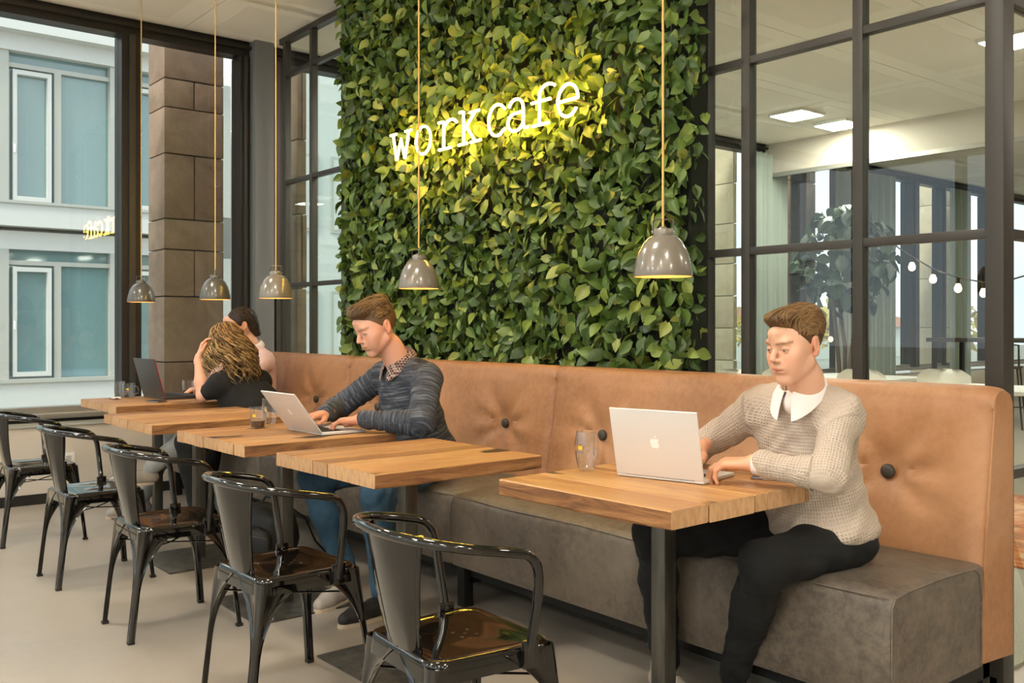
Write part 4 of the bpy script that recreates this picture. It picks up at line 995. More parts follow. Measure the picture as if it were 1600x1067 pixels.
def add_head(S, C, R, s=1.0, fem=False):
    T = lambda p: C + R @ (np.asarray(p, float) * s)
    E = lambda c, r, k=.02, sub=False, Rl=None: S.ell(T(c), np.asarray(r) * s, R if Rl is None else R @ Rl, k * s, sub)
    Cn = lambda a, b, ra, rb=None, k=.02, sub=False: S.cone(T(a), T(b), ra * s, (rb if rb is not None else ra) * s, k * s, sub)
    E((0, .014, .036), (.073, .093, .084)); E((0, -.030, -.012), (.060, .060, .088), .03)
    for sx in (1, -1):
        Cn((sx * .052, .0, -.052), (sx * .020, -.066, -.098), .016, .013, .03)
        E((sx * .042, -.056, -.018), (.022, .022, .020), .03)
        E((sx * .030, -.066, -.052), (.022, .02, .028), .03)
    E((0, -.073, -.098), (.021, .017, .016), .022)
    Cn((-.036, -.081, .030), (.036, -.081, .030), .0095, .0095, .018)
    Cn((0, -.088, .060), (0, -.086, .030), .02, .012, .03)
    for sx in (1, -1): E((sx * .0315, -.1005, .008), (.0165, .016, .0115), .014, 1)
    Cn((0, -.088, .020), (0, -.1125, -.020), .0068, .0095, .009); E((0, -.1125, -.0215), (.0098, .0095, .0085), .005)
    for sx in (1, -1): E((sx * .0115, -.1005, -.0265), (.0075, .0105, .0068), .005)
    for sx in (1, -1): E((sx * .0062, -.106, -.0335), (.0032, .0045, .0028), .002, 1)
    E((0, -.087, -.052), (.026, .014, .02), .016)
    Cn((-.017, -.0935, -.0545), (.017, -.0935, -.0545), .0042, .0042, .006); Cn((-.005, -.0985, -.0535), (.005, -.0985, -.0535), .0046, .0046, .006)
    Cn((-.014, -.0955, -.0655), (.014, -.0955, -.0655), .0056, .0056, .007)
    Cn((-.023, -.0975, -.0595), (.023, -.0975, -.0595), .0014, .0014, .004, 1); E((0, -.0985, -.077), (.02, .006, .004), .008, 1)
    for sx in (1, -1):  # eyelids around the eyeball, cut open by an almond slit
        E((sx * .0315, -.0775, .0065), (.0150, .0150, .0142), .004)
        E((sx * .0315, -.0945, .0048), (.0120, .0085, .0033), .0015, 1)
    for sx in (1, -1):
        Rl = np.array(Matrix.Rotation(sx * .35, 3, 'Z') @ Matrix.Rotation(-.12, 3, 'X'))
        E((sx * .0755, .016, -.001), (.0075, .0185, .0315), .008, False, Rl); E((sx * .0825, .012, .004), (.0055, .0105, .019), .004, 1, Rl); E((sx * .073, .008, -.026), (.007, .009, .010), .006)
    Cn((0, .008, -.06), (0, .030, -.15), .049 if not fem else .046, .051, .03)
    return T
def head_colors(V, C, R, s, base, lip, brow, brow_dark=1.0):
    L = ((V - C) @ R) / s; x, y, z = np.abs(L[:, 0]), L[:, 1], L[:, 2]
    col = np.tile(np.array(base[:3]), (len(V), 1))
    def blend(m_, c_): col[:] = col * (1 - m_[:, None]) + np.array(c_[:3]) * m_[:, None]
    g = lambda d, w_: np.exp(-(d / w_) ** 2)
    front = (y < -.05)
    red = np.array(base[:3]) * (1.0, .72, .66)
    blend(.45 * g(np.sqrt((x - .04) ** 2 + (z + .025) ** 2), .022) * front, red); blend(.5 * g(np.sqrt(x ** 2 + (z + .022) ** 2), .013) * (y < -.098), red); blend(.55 * (x > .07) * (np.abs(z) < .04), red)
    zl = -.0595
    blend(np.clip(1.25 - ((x / .024) ** 2 + ((z - zl - .0005) / .0095) ** 2), 0, 1) * (y < -.085) * .8, lip)
    blend(g(z - zl, .0016) * (x < .023) * (y < -.085) * .7, np.array(lip[:3]) * .35)
    bz_ = .0262 + .0028 * np.sin(np.clip((x - .012) / .04, 0, 1) * 2.4)
    blend(np.clip(.8 * g(z - bz_, .0040) * ((x > .011) & (x < .052)) * (y < -.055) * brow_dark, 0, 1), brow)
    # lash line and lid crease
    dl = np.sqrt(((x - .0315) / .0140) ** 2 + ((z - .0052) / .0056) ** 2); blend(np.clip(1 - np.abs(dl - .92) / .22, 0, 1) * (z > .0045) * (y < -.07) * .85, (.03, .018, .012))
    blend(np.clip(1 - np.abs(dl - .95) / .25, 0, 1) * (z <= .0045) * (y < -.07) * .4, np.array(base[:3]) * .35)
    # nostrils
    blend(g(np.sqrt((x - .006) ** 2 + (z + .0325) ** 2), .0035) * (y < -.095) * .8, np.array(base[:3]) * .25)
    return col
def eye_mesh(name, T, R, s, sx, look, parent, iris=(.09, .05, .03)):
    n, m_ = 20, 16; V = []; C_ = []
    ld = np.array(look, float); ld /= np.linalg.norm(ld)
    for p in np.linspace(0, math.pi, m_):
        for t in np.linspace(0, 2 * math.pi, n, endpoint=False):
            d = np.array((math.sin(p) * math.cos(t), math.sin(p) * math.sin(t), math.cos(p)))
            V.append(T(np.array((sx * .0315, -.0775, .0055)) + d * .0126)); a = math.acos(np.clip(d @ ld, -1, 1))
            C_.append((.008, .006, .005, 1) if a < .26 else ((*iris, 1) if a < .56 else (.46, .41, .38, 1)))
    Q = [(i * n + j, i * n + (j + 1) % n, (i + 1) * n + (j + 1) % n, (i + 1) * n + j) for i in range(m_ - 1) for j in range(n)]
    return obj(name, fast_mesh(name, np.array(V), np.array(Q), ey, {'col': np.array(C_)}), parent)
def add_hand(S, W, fwd, up, left, bends=(22, 38, 24), spread=1.0, s=1.0, k0=.010):
    f = np.asarray(fwd, float); f /= np.linalg.norm(f); u = np.asarray(up, float); u = u - f * (u @ f); u /= np.linalg.norm(u); x = np.cross(f, u) * (1 if left else -1)
    T = lambda p: np.asarray(W) + (x * p[0] + f * p[1] + u * p[2]) * s
    S.cone(T((0, -.03, 0)), T((0, .0, 0)), .0235 * s, .0225 * s, k0)
    K = [(.029, .090), (.010, .094), (-.010, .089), (-.028, .080)]; Ls = [(.040, .025, .020), (.044, .028, .021), (.041, .026, .020), (.032, .020, .018)]
    for i in range(4):
        kx, ky = K[i]; S.cone(T((kx * .55, .008, -.002)), T((kx, ky, .003)), .0155 * s, .0112 * s, .014)
    for i in range(4):
        kx, ky = K[i]; p = np.array((kx, ky, .003)); a = 0; tw = kx * 2.2 * spread; r = .0090 - .0008 * (i == 3)
        for j in range(3):
            a += math.radians(bends[j] + (i - 1.5) * 3); d = np.array((math.sin(tw) * math.cos(a), math.cos(tw) * math.cos(a), -math.sin(a))); q_ = p + d * Ls[i][j]
            S.cone(T(p), T(q_), r * s, (r - .0009) * s, .004 if j else .006); p = q_; r -= .0009
    S.chain([T((.016, .018, -.006)), T((.042, .045, -.016)), T((.052, .074, -.022)), T((.052, .098, -.026))], [.0145 * s, .0115 * s, .0095 * s, .0078 * s], .006)
def hair_cap(S, T_, R, C, s, zmin_y, top=(), grow=(.0785, .0985, .0905)):
    S.ell(T_((0, .014, .036)), np.array(grow) * s, R, .01)
    for c_, r_ in top: S.ell(T_(c_), np.array(r_) * s, R, .02)
    ys_, zs_ = zip(*zmin_y)
    def fn(x, y, z):
        dx, dy, dz = x - C[0], y - C[1], z - C[2]
        ly = (dx * R[0, 1] + dy * R[1, 1] + dz * R[2, 1]) / s; lz = (dx * R[0, 2] + dy * R[1, 2] + dz * R[2, 2]) / s
        return (np.interp(ly, ys_, zs_) - lz) * s * .75
    S.cut(fn, C - .35, C + .35, .006); return fn
def ray_r(S, T_, dirs, c0=(0, .012, .03), r0=.05, r1=.22):
    """outermost crossing of the surface along local rays"""
    rs = np.linspace(r1, r0, 60); P0 = np.asarray(c0); out = np.full(len(dirs), np.nan)
    D_ = np.stack([S.at(np.array([T_(P0 + d * r) for d in dirs])) for r in rs], 1)
    for i in range(len(dirs)):
        j = np.argmax(D_[i] < 0)
        if D_[i, j] < 0: out[i] = rs[j]
    return out
def strands_mesh(name, paths, rads, cols, parent, n=4):
    V, Q, C_ = [], [], []; b = 0
    ang = np.linspace(0, 2 * math.pi, n, endpoint=False); ca, sa = np.cos(ang)[:, None], np.sin(ang)[:, None]
    for P, r, c in zip(paths, rads, cols):
        P = np.asarray(P); k = len(P)
        if k < 3: continue
        Tn = np.gradient(P, axis=0); Tn /= np.linalg.norm(Tn, axis=1)[:, None] + 1e-9
        u = np.cross(Tn, (.31, .17, .93)); u /= np.linalg.norm(u, axis=1)[:, None] + 1e-9; v = np.cross(Tn, u)
        rr = r * np.interp(np.linspace(0, 1, k), [0, .15, .7, 1], [.55, 1, .9, .12])
        for i in range(k):
            V.append(P[i] + rr[i] * (ca * u[i] + sa * v[i])); C_.append(np.tile((*c[:3], 1), (n, 1)))
        for i in range(k - 1):
            for j in range(n): Q.append((b + i * n + j, b + i * n + (j + 1) % n, b + (i + 1) * n + (j + 1) % n, b + (i + 1) * n + j))
        b += k * n
    return obj(name, fast_mesh(name, np.concatenate(V), np.array(Q), hr, {'col': np.concatenate(C_)}), parent)
def comb_strands(S, T_, keep, mode, n, base, r=.0026, lift=.0):
    """strands lying over the hair cap; mode gives the combing direction in head space"""
    paths, rads, cols = [], [], []
    th = np.linspace(0, 1, 12); allD = []
    for i in range(n):
        ph = rng.uniform(-1.35, 1.35)
        if mode == 'back':
            t0 = math.radians(rng.uniform(15, 120)); t1 = t0 + math.radians(rng.uniform(45, 85)); t1 = min(t1, math.radians(215))
            ths = t0 + (t1 - t0) * th; phs = ph + .12 * np.sin(th * 3 + i) + rng.normal(0, .05) * th
        else:
            t0 = math.radians(rng.uniform(70, 190)); t1 = t0 - math.radians(rng.uniform(25, 50)); ths = t0 + (t1 - t0) * th; phs = ph + rng.normal(0, .16) * th
        D = np.stack([np.sin(phs), -np.cos(phs) * np.cos(ths), np.cos(phs) * np.sin(ths)], 1); allD.append(D)
    A = np.concatenate(allD); R_ = ray_r(S, T_, A).reshape(n, 12)
    for i in range(n):
        ok = ~np.isnan(R_[i])
        if ok.sum() < 5: continue
        Rr = R_[i][ok] + rng.uniform(-.001, .0025) + lift * th[ok] ** 2 * rng.uniform(.2, 1); D = allD[i][ok]
        P = np.array([T_(np.array((0, .012, .03)) + d * r_) for d, r_ in zip(D, Rr)])
        kp = np.array([keep(p) for p in P])
        if kp.sum() < 4: continue
        P = P[kp]; paths.append(P); rads.append(r * rng.uniform(.6, 1.3)); v = rng.uniform(.55, 1.5); cols.append(np.array(base[:3]) * v)
    return paths, rads, cols
def collar(name, C, R, mt, parent, r0=.060, size=1.0, tip=.062):
    P = []
    for a in np.linspace(14, 346, 45):
        t = math.radians(a); back = (1 - math.cos(t)) / 2; fr = 1 - back
        d = np.array((math.sin(t), -math.cos(t), 0.)); row = []
        zi = -.004 + .044 * back; dr = .034 + (tip - .034) * max(0, fr) ** 3
        for q_, (rr, dz) in enumerate(((r0 * .97, -.025), (r0, 0), (r0 + .004, .005), (r0 + .012, -.004), (r0 + .020 + .012 * fr, -dr * .55), (r0 + .024 + .022 * fr ** 2, -dr))):
            row.append(C + R @ (d * rr * size * np.array((1, 1.05, 1)) + np.array((0, 0, zi + dz))))
        P.append(row)
    A = np.array(P); cen = C; Nn = A - np.array([C + R @ np.array((0, 0, .0))]); Nn /= np.linalg.norm(Nn, axis=2)[:, :, None]
    loop = np.concatenate([A, (A - Nn * .003)[:, ::-1]], axis=1); mb = MB().grid(loop, closev=True); n = loop.shape[1]; k = len(mb.v); mb.f.append(tuple(range(n))); mb.f.append(tuple(k - n + i for i in range(n))[::-1])
    return mb.build(name, mt, parent, smooth=60)
def garment(name, S, h, mt, parent, bones, wr=.004, seed=0, keep=None):
    V, Q = S.mesh(h); N_ = normals(V, Q); uv = limb_uv(V, bones, N_); r = random.Random(seed); w = np.zeros(len(V))
    for f_, a_ in ((24, .5), (47, .35), (83, .15)):
        d1 = np.array([r.uniform(-1, 1) for _ in range(3)]); d1 /= np.linalg.norm(d1); ph = r.uniform(0, 6)
        w += a_ * np.sin((V @ d1) * f_ * 1.6 + ph + 2.0 * np.sin(V @ np.roll(d1, 1) * f_ * .7 + ph) + uv[:, 1] * f_ * .8)
    V = V + N_ * (w * wr)[:, None]
    return obj(name, fast_mesh(name, V, Q, mt, {'pat': uv}), parent)
def shoe(name, heel, toe, mt, sole, parent):
    heel = np.asarray(heel, float); toe = np.asarray(toe, float); S = Sdf(); d = toe - heel; d[2] = 0; L = np.linalg.norm(d); d /= L
    up = np.array((0, 0, 1.)); z0 = min(heel[2], toe[2])
    S.chain([heel + up * .045, heel + d * L * .35 + up * .05, heel + d * L * .7 + up * .038, toe + up * .03 - d * .025], [.036, .036, .037, .030], .02); S.cone(heel + up * .05 + d * .03, heel + up * .095 + d * .02, .036, .038, .02)
    V, Q = S.mesh(.006); fl = V[:, 2] < z0 + .012; V[fl, 2] = z0 + .012 + (V[fl, 2] - z0 - .012) * .15
    o = obj(name, fast_mesh(name, V, Q, mt), parent)
    x = np.cross(d, up); P = []
    for zz in (.0, .016):
        P.append([heel + d * (L * (.5 - .53 * math.cos(t))) + x * (.040 * math.copysign(abs(math.sin(t)) ** .8, math.sin(t))) + up * (z0 - heel[2] + zz) for t in np.linspace(0, 2 * math.pi, 28, endpoint=False)])
    mb = MB().grid(P, closev=True); mb.f.append(tuple(range(28))); mb.f.append(tuple(28 + i for i in range(28))); mb.build('sole', sole, o)
    lc = MB()
    for k in range(4):
        c_ = heel + d * L * (.42 + .08 * k) + up * (.088 - .009 * k - (z0 - heel[2]) * 0); lc.tube([c_ - x * .022 - up * .008, c_, c_ + x * .022 - up * .008], .003, 6)
    lc.build('laces', M['frame_dark'], o, smooth=60); return o
V3 = lambda *a: np.array(a, float)
SKIN = srgb(226, 176, 146); LIP = srgb(196, 120, 104)
def torso(S, pel, chest, neck, shL, shR, w=1.0, k=.07, lean=0):
    R = rotm(0, 0) if not lean else rotm(lean, 0)
    S.ell(chest, (.168 * w, .112 * w, .19), R, .05); S.ell((chest + pel) / 2 + V3(0, .0, -.02), (.158 * w, .118 * w, .17), R, k); S.ell(pel + V3(0, 0, .04), (.165 * w, .125 * w, .105), R, k)
    S.cone(shL, shR, .058, .058, .07)
    for sh in (shL, shR): S.cone(neck + V3(0, .012, -.01), sh + (neck - sh) * .18, .046, .05, .05)
# ------------------------------------------------------------------ man in the beige sweater
def man_beige():
    e = empty('person', (-1.68, 2.6, 0), 0, 'man in beige waffle sweater and black trousers typing at the near laptop', 'person', 'people on the bench')
    O_ = V3(-1.68, 2.6, 0); sh_ = lambda p: V3(*p) - O_
    HS = .89; C = sh_((-1.640, 2.400, 1.163)); R = rotm(-7, 12, 0)
    neck = sh_((-1.665, 2.470, 1.018)); chest = sh_((-1.69, 2.53, .848)); pel = sh_((-1.69, 2.62, .585))
    sL, eL, wL = sh_((-1.555, 2.51, .962)), sh_((-1.492, 2.335, .806)), sh_((-1.70, 2.285, .824))
    sR, eR, wR = sh_((-1.835, 2.50, .962)), sh_((-2.10, 2.49, .80)), sh_((-1.985, 2.385, .835))
    B = Sdf(); T_ = add_head(B, C, R, HS)
    B.cone(C + R @ V3(0, .028, -.10), neck + V3(0, .008, -.02), .043, .051, .03); B.ell(chest, (.14, .085, .15), None, .05); B.cone(sL, sR, .04, .04, .05)
    for s_, e_, w_ in ((sL, eL, wL), (sR, eR, wR)): B.chain([s_, e_, w_], [.04, .034, .024], .02)
    add_hand(B, wL, (-.90, -.36, -.10), (0, -.1, 1), True, (26, 40, 26)); add_hand(B, wR, (.12, -.95, -.16), (0, 0, 1), False, (30, 42, 30))
    V, Q = B.mesh(.0025); col = head_colors(V, C, R, HS, SKIN, LIP, srgb(120, 84, 52), .9); hd = (V[:, 2] < .9); col[hd] = np.array(srgb(222, 164, 130)[:3])
    body = obj('body', fast_mesh('body', V, Q, sk, {'col': np.c_[col, np.ones(len(V))]}), e)
    for sx in (1, -1): eye_mesh('eye', T_, R, HS, sx, (-.15, -1, -.30), body)
    # hair swept back
    H = Sdf(); zl = [(-.12, .080), (-.080, .078), (-.056, .070), (-.044, .056), (-.037, .022), (-.029, -.010), (-.012, -.018), (-.003, -.002), (.004, .026), (.028, .024), (.042, -.03), (.07, -.066), (.12, -.07)]
    fn = hair_cap(H, T_, R, C, HS, zl, top=(((0, -.040, .104), (.060, .056, .028)), ((0, .045, .102), (.062, .060, .030)), ((0, .088, .060), (.055, .03, .05))), grow=(.0755, .0955, .0875))
    Vh, Qh = H.mesh(.003); hb = srgb(96, 68, 40); g_ = np.sin(((Vh - C) @ R)[:, 0] * 900) * .15 + 1
    hair = obj('hair', fast_mesh('hair', Vh, Qh, hr, {'col': np.c_[np.array(hb[:3]) * .75 * g_[:, None], np.ones(len(Vh))]}), e)
    p_, r_, c_ = comb_strands(H, T_, lambda p: fn(*p) < .004, 'back', 700, srgb(128, 98, 62), .0019, .004); strands_mesh('hair_strands', p_, r_, c_, hair)
    # sweater
    S = Sdf(); torso(S, pel, chest, neck, sL, sR, .96); S.chain([sL, eL, wL + (eL - wL) * .16], [.058, .047, .036], .03); S.chain([sR, eR, wR + (eR - wR) * .12], [.060, .048, .036], .03)
    S.cone(wL + (eL - wL) * .20, wL + (eL - wL) * .13, .039, .038, .01)
    S.ell(pel + V3(.02, -.04, .02), (.165, .14, .06), None, .05)
    S.cone(neck + V3(0, -.0, .12), neck + V3(0, .012, .005), .045, .054, .012, True)
    S.ell(neck + V3(0, -.09, .028), (.034, .05, .05), None, .02, True)
    bones = [(pel, neck, .16), (sL, eL, .056), (eL, wL, .045), (sR, eR, .056), (eR, wR, .045)]
    garment('sweater', S, .0048, M['waffle_knit'], e, bones, .006, 4)
    collar('shirt_collar', neck + V3(0, -.010, .022), rotm(0, 14), M['white_shirt'], e, .054, 1.0, .074)
    MB().ball(neck + V3(0, -.040, -.022), (.036, .030, .040), 18, 12).build('shirt_front', M['white_shirt'], e, smooth=80)
    d = (eL - wL) / np.linalg.norm(eL - wL); MB().tube([wL + d * .002, wL + d * .012, wL + d * .06], [.0325, .034, .034], 20).build('shirt_cuff', M['white_shirt'], e, smooth=60)
    # trousers
    hL, kL, aL = sh_((-1.595, 2.60, .575)), sh_((-1.665, 2.285, .535)), sh_((-1.885, 2.43, .12)); hR, kR, aR = sh_((-1.77, 2.60, .575)), sh_((-2.10, 2.30, .545)), sh_((-2.115, 2.37, .115))
    P = Sdf(); P.ell(pel + V3(0, .0, .0), (.168, .135, .095), None, .04); P.chain([hL, kL, kL + (aL - kL) * .35, aL], [.088, .067, .060, .046], .03); P.chain([hR, kR, kR + (aR - kR) * .35, aR], [.088, .067, .060, .046], .03)
    garment('trousers', P, .0065, M['trousers_black'], e, [(hL, kL, .08), (kL, aL, .055), (hR, kR, .08), (kR, aR, .055)], .005, 9)
    shoe('shoe', sh_((-1.90, 2.46, .0)), sh_((-1.80, 2.24, .0)), M['shoe_dark'], M['sole_light'], e); shoe('shoe', sh_((-2.16, 2.385, .0)), sh_((-1.93, 2.315, .0)), M['shoe_tan'], M['sole_light'], e)
man_beige()
# ------------------------------------------------------------------ man in the blue sweater
def man_blue():
    e = empty('person', (-3.78, 2.5, 0), 0, 'man in streaked blue sweater and jeans typing at the middle laptop', 'person', 'people on the bench')
    O_ = V3(-3.78, 2.5, 0); sh_ = lambda p: V3(*p) - O_
    C = sh_((-3.79, 2.275, 1.215)); R = rotm(-2, 24, 0)
    neck = sh_((-3.785, 2.40, 1.04)); chest = sh_((-3.78, 2.44, .88)); pel = sh_((-3.77, 2.53, .60))
    sL, eL, wL = sh_((-3.60, 2.43, .985)), sh_((-3.45, 2.29, .80)), sh_((-3.64, 2.10, .815)); sR, eR, wR = sh_((-3.96, 2.42, .985)), sh_((-4.11, 2.24, .82)), sh_((-3.94, 2.09, .82))
    B = Sdf(); T_ = add_head(B, C, R)
    B.cone(C + R @ V3(0, .03, -.11), neck + V3(0, .0, -.02), .053, .062, .03); B.ell(chest, (.14, .085, .15), None, .05); B.cone(sL, sR, .04, .04, .05)
    for s_, e_, w_ in ((sL, eL, wL), (sR, eR, wR)): B.chain([s_, e_, w_], [.04, .034, .024], .02)
    add_hand(B, wL, (-.80, -.58, -.12), (0, 0, 1), True, (20, 34, 22)); add_hand(B, wR, (.25, -.95, -.14), (0, 0, 1), False, (24, 36, 22))
    V, Q = B.mesh(.0032); col = head_colors(V, C, R, 1.0, srgb(224, 172, 146), LIP, srgb(140, 100, 70), .7); col[V[:, 2] < .9] = np.array(srgb(216, 152, 120)[:3])
    body = obj('body', fast_mesh('body', V, Q, sk, {'col': np.c_[col, np.ones(len(V))]}), e)
    for sx in (1, -1): eye_mesh('eye', T_, R, 1, sx, (0, -1, -.5), body)
    H = Sdf(); zl = [(-.13, .074), (-.085, .072), (-.066, .058), (-.046, .040), (-.030, .015), (-.016, -.008), (-.004, .0), (.004, .024), (.030, .022), (.045, -.03), (.07, -.062), (.12, -.066)]
    fn = hair_cap(H, T_, R, C, 1, zl, top=(((0, -.050, .102), (.056, .062, .034)), ((0, .03, .105), (.060, .062, .032))), grow=(.0755, .0955, .087))
    Vh, Qh = H.mesh(.0035); hb = srgb(112, 86, 58); Lh = (Vh - C) @ R; sh2 = np.where(Lh[:, 2] < .06, .9, .62)
    hair = obj('hair', fast_mesh('hair', Vh, Qh, hr, {'col': np.c_[np.array(hb[:3]) * sh2[:, None], np.ones(len(Vh))]}), e)
    p_, r_, c_ = comb_strands(H, T_, lambda p: fn(*p) < .002 and ((p - C) @ R)[2] > .05, 'fwd', 620, srgb(132, 104, 70), .0026, .016); strands_mesh('hair_strands', p_, r_, c_, hair)
    S = Sdf(); torso(S, pel, chest, neck, sL, sR, 1.06); S.chain([sL, eL, wL + (eL - wL) * .12], [.068, .058, .040], .03); S.chain([sR, eR, wR + (eR - wR) * .04], [.068, .056, .041], .03)
    for w_, e_ in ((wL, eL), (wR, eR)): S.cone(w_ + (e_ - w_) * .16, w_ + (e_ - w_) * .1, .043, .042, .01)
    S.cone(neck + V3(0, -.03, .12), neck + V3(0, .0, .005), .045, .060, .012, True); S.ell(neck + V3(0, -.085, .02), (.042, .05, .045), None, .02, True)
    garment('sweater', S, .0055, M['blue_knit'], e, [(pel, neck, .16), (sL, eL, .06), (eL, wL, .05), (sR, eR, .06), (eR, wR, .05)], .006, 12)
    collar('plaid_collar', neck + V3(0, -.012, .022), rotm(0, 18), M['plaid'], e, .062, 1.0, .062)
    hL, kL, aL = sh_((-3.69, 2.50, .575)), sh_((-3.46, 2.08, .515)), sh_((-3.45, 2.10, .11)); hR, kR, aR = sh_((-3.86, 2.50, .575)), sh_((-3.98, 2.05, .525)), sh_((-3.76, 2.10, .11))
    P = Sdf(); P.ell(pel, (.17, .135, .095), None, .04); P.chain([hL, kL, kL + (aL - kL) * .35, aL], [.088, .070, .064, .05], .03); P.chain([hR, kR, kR + (aR - kR) * .35, aR], [.088, .070, .064, .05], .03)
    garment('jeans', P, .007, M['denim'], e, [(hL, kL, .08), (kL, aL, .055), (hR, kR, .08), (kR, aR, .055)], .006, 15)
    shoe('shoe', sh_((-3.45, 2.14, 0)), sh_((-3.42, 1.88, 0)), M['shoe_dark'], M['sole_light'], e); shoe('shoe', sh_((-3.77, 2.14, 0)), sh_((-3.66, 1.90, 0)), M['shoe_tan'], M['sole_light'], e)
man_blue()
# ------------------------------------------------------------------ woman with curly hair
def woman():
    e = empty('person', (-5.5, 2.5, 0), 0, 'woman with long curly blonde hair in black top leaning on her elbow', 'person', 'people on the bench')
    O_ = V3(-5.5, 2.5, 0); sh_ = lambda p: V3(*p) - O_
    C = sh_((-5.72, 2.34, 1.125)); R = rotm(-72, 14, 0)
    neck = sh_((-5.665, 2.37, .955)); chest = sh_((-5.60, 2.41, .79)); pel = sh_((-5.45, 2.56, .60))
    sL, eL, wL = sh_((-5.585, 2.25, .875)), sh_((-5.67, 2.180, .800)), sh_((-5.735, 2.180, 1.03)); sR, eR, wR = sh_((-5.64, 2.54, .875)), sh_((-5.74, 2.60, .70)), sh_((-5.95, 2.52, .70))
    B = Sdf(); T_ = add_head(B, C, R, .95, True); B.cone(C + R @ V3(0, .03, -.11), neck, .046, .052, .03); B.ell(chest, (.085, .12, .14), rotm(0, 0), .05); B.cone(sL, sR, .035, .035, .05)
    for s_, e_, w_ in ((sL, eL, wL), (sR, eR, wR)): B.chain([s_, e_, e_ + (w_ - e_) * .35, w_], [.04, .036, .040, .024], .02)
    add_hand(B, wL, (-.05, .40, 1), (-.5, -.85, 0), True, (30, 40, 25), s=.92)
    V, Q = B.mesh(.004); col = head_colors(V, C, R, .95, SKIN, LIP, srgb(130, 95, 60)); col[V[:, 2] < 1.04] = np.array(srgb(228, 174, 144)[:3])
    body = obj('body', fast_mesh('body', V, Q, sk, {'col': np.c_[col, np.ones(len(V))]}), e)
    for sx in (1, -1): eye_mesh('eye', T_, R, .95, sx, (0, -1, -.4), body)
    H = Sdf(); zl = [(-.12, .075), (-.08, .07), (-.05, .045), (-.03, -.03), (0, -.08), (.1, -.1)]
    fn = hair_cap(H, T_, R, C, .95, zl, grow=(.082, .102, .094)); Vh, Qh = H.mesh(.005)
    hair = obj('hair', fast_mesh('hair', Vh, Qh, hr, {'col': np.c_[np.tile(np.array(srgb(92, 66, 38)[:3]), (len(Vh), 1)), np.ones(len(Vh))]}), e)
    paths, rads, cols = [], [], []
    for i in range(430):
        az = rng.uniform(-2.35, 1.95); el = rng.uniform(-.25, 1.35)          # azimuth 0 = back of the head
        d = np.array((math.sin(az) * math.cos(el), math.cos(az) * math.cos(el), math.sin(el))); base = np.array((0, .012, .03)) + d * np.array((.082, .103, .092))
        ln = rng.uniform(.22, .36) + .11 * max(0, el); ph = rng.uniform(0, 6.28); w_ = rng.uniform(38, 64); am = rng.uniform(.012, .024); P = []
        if az > .9: ln *= .82
        out_ = np.array((d[0], d[1], 0)); out_ /= np.linalg.norm(out_) + 1e-6
        for t in np.linspace(0, 1, 30):
            l = t * ln; ang = el - l / .095
            if el > 0 and ang > -.15: c_ = np.array((0, .012, .03)) + np.array((math.sin(az) * math.cos(ang), math.cos(az) * math.cos(ang), math.sin(ang))) * np.array((.090, .112, .100)); last = c_; l0 = l
            else:
                if t == 0: last = base; l0 = 0
                c_ = last + np.array((0, 0, -1)) * (l - l0) * .95 + out_ * .062 * min(1, (l - l0) / .12)
            cu = min(1, t * 3) * am; P.append(T_(c_ + out_ * (cu * math.cos(ph + l * w_) + .004) + np.array((-out_[1], out_[0], 0)) * cu * math.sin(ph + l * w_)))
        v = rng.uniform(0, 1); c1 = np.array(srgb(66, 48, 29)[:3]); c2 = np.array(srgb(198, 162, 106)[:3]); paths.append(P); rads.append(rng.uniform(.0022, .0048)); cols.append(c1 + (c2 - c1) * v ** 1.4)
    strands_mesh('curls', paths, rads, cols, hair, 5)
    S = Sdf(); S.ell(chest, (.115, .165, .18), rotm(12, 0), .05); S.ell((chest + pel) / 2, (.12, .155, .17), rotm(12, 0), .06); S.ell(pel, (.14, .165, .12), None, .06); S.cone(sL, sR, .052, .052, .06)
    for sh2 in (sL, sR): S.cone(neck, sh2, .04, .05, .05)
    S.chain([sL, sL + (eL - sL) * .62], [.062, .054], .04); S.chain([sR, eR, wR], [.06, .05, .035], .03); S.cone(neck + (C - neck) * .6, neck + (C - neck) * .1, .045, .052, .012, True)
    garment('black_top', S, .0065, M['black_cloth'], e, [(pel, neck, .15), (sL, eL, .06), (sR, eR, .06)], .004, 21)
    hL, kL, aL = sh_((-5.47, 2.46, .56)), sh_((-5.72, 2.10, .52)), sh_((-5.62, 2.12, .12)); hR, kR, aR = sh_((-5.47, 2.62, .57)), sh_((-5.86, 2.32, .53)), sh_((-5.80, 2.25, .12))
    P = Sdf(); P.ell(pel, (.15, .165, .09), None, .04); P.chain([hL, kL, kL + (aL - kL) * .35, aL], [.085, .064, .058, .042], .03); P.chain([hR, kR, kR + (aR - kR) * .35, aR], [.085, .064, .058, .042], .03)
    garment('trousers', P, .008, M['trousers_black'], e, [(hL, kL, .08), (kL, aL, .05), (hR, kR, .08), (kR, aR, .05)], .005, 23)
    shoe('shoe', sh_((-5.62, 2.16, 0)), sh_((-5.70, 1.93, 0)), M['shoe_dark'], M['shoe_dark'], e); shoe('shoe', sh_((-5.80, 2.29, 0)), sh_((-5.90, 2.06, 0)), M['shoe_dark'], M['shoe_dark'], e)
woman()
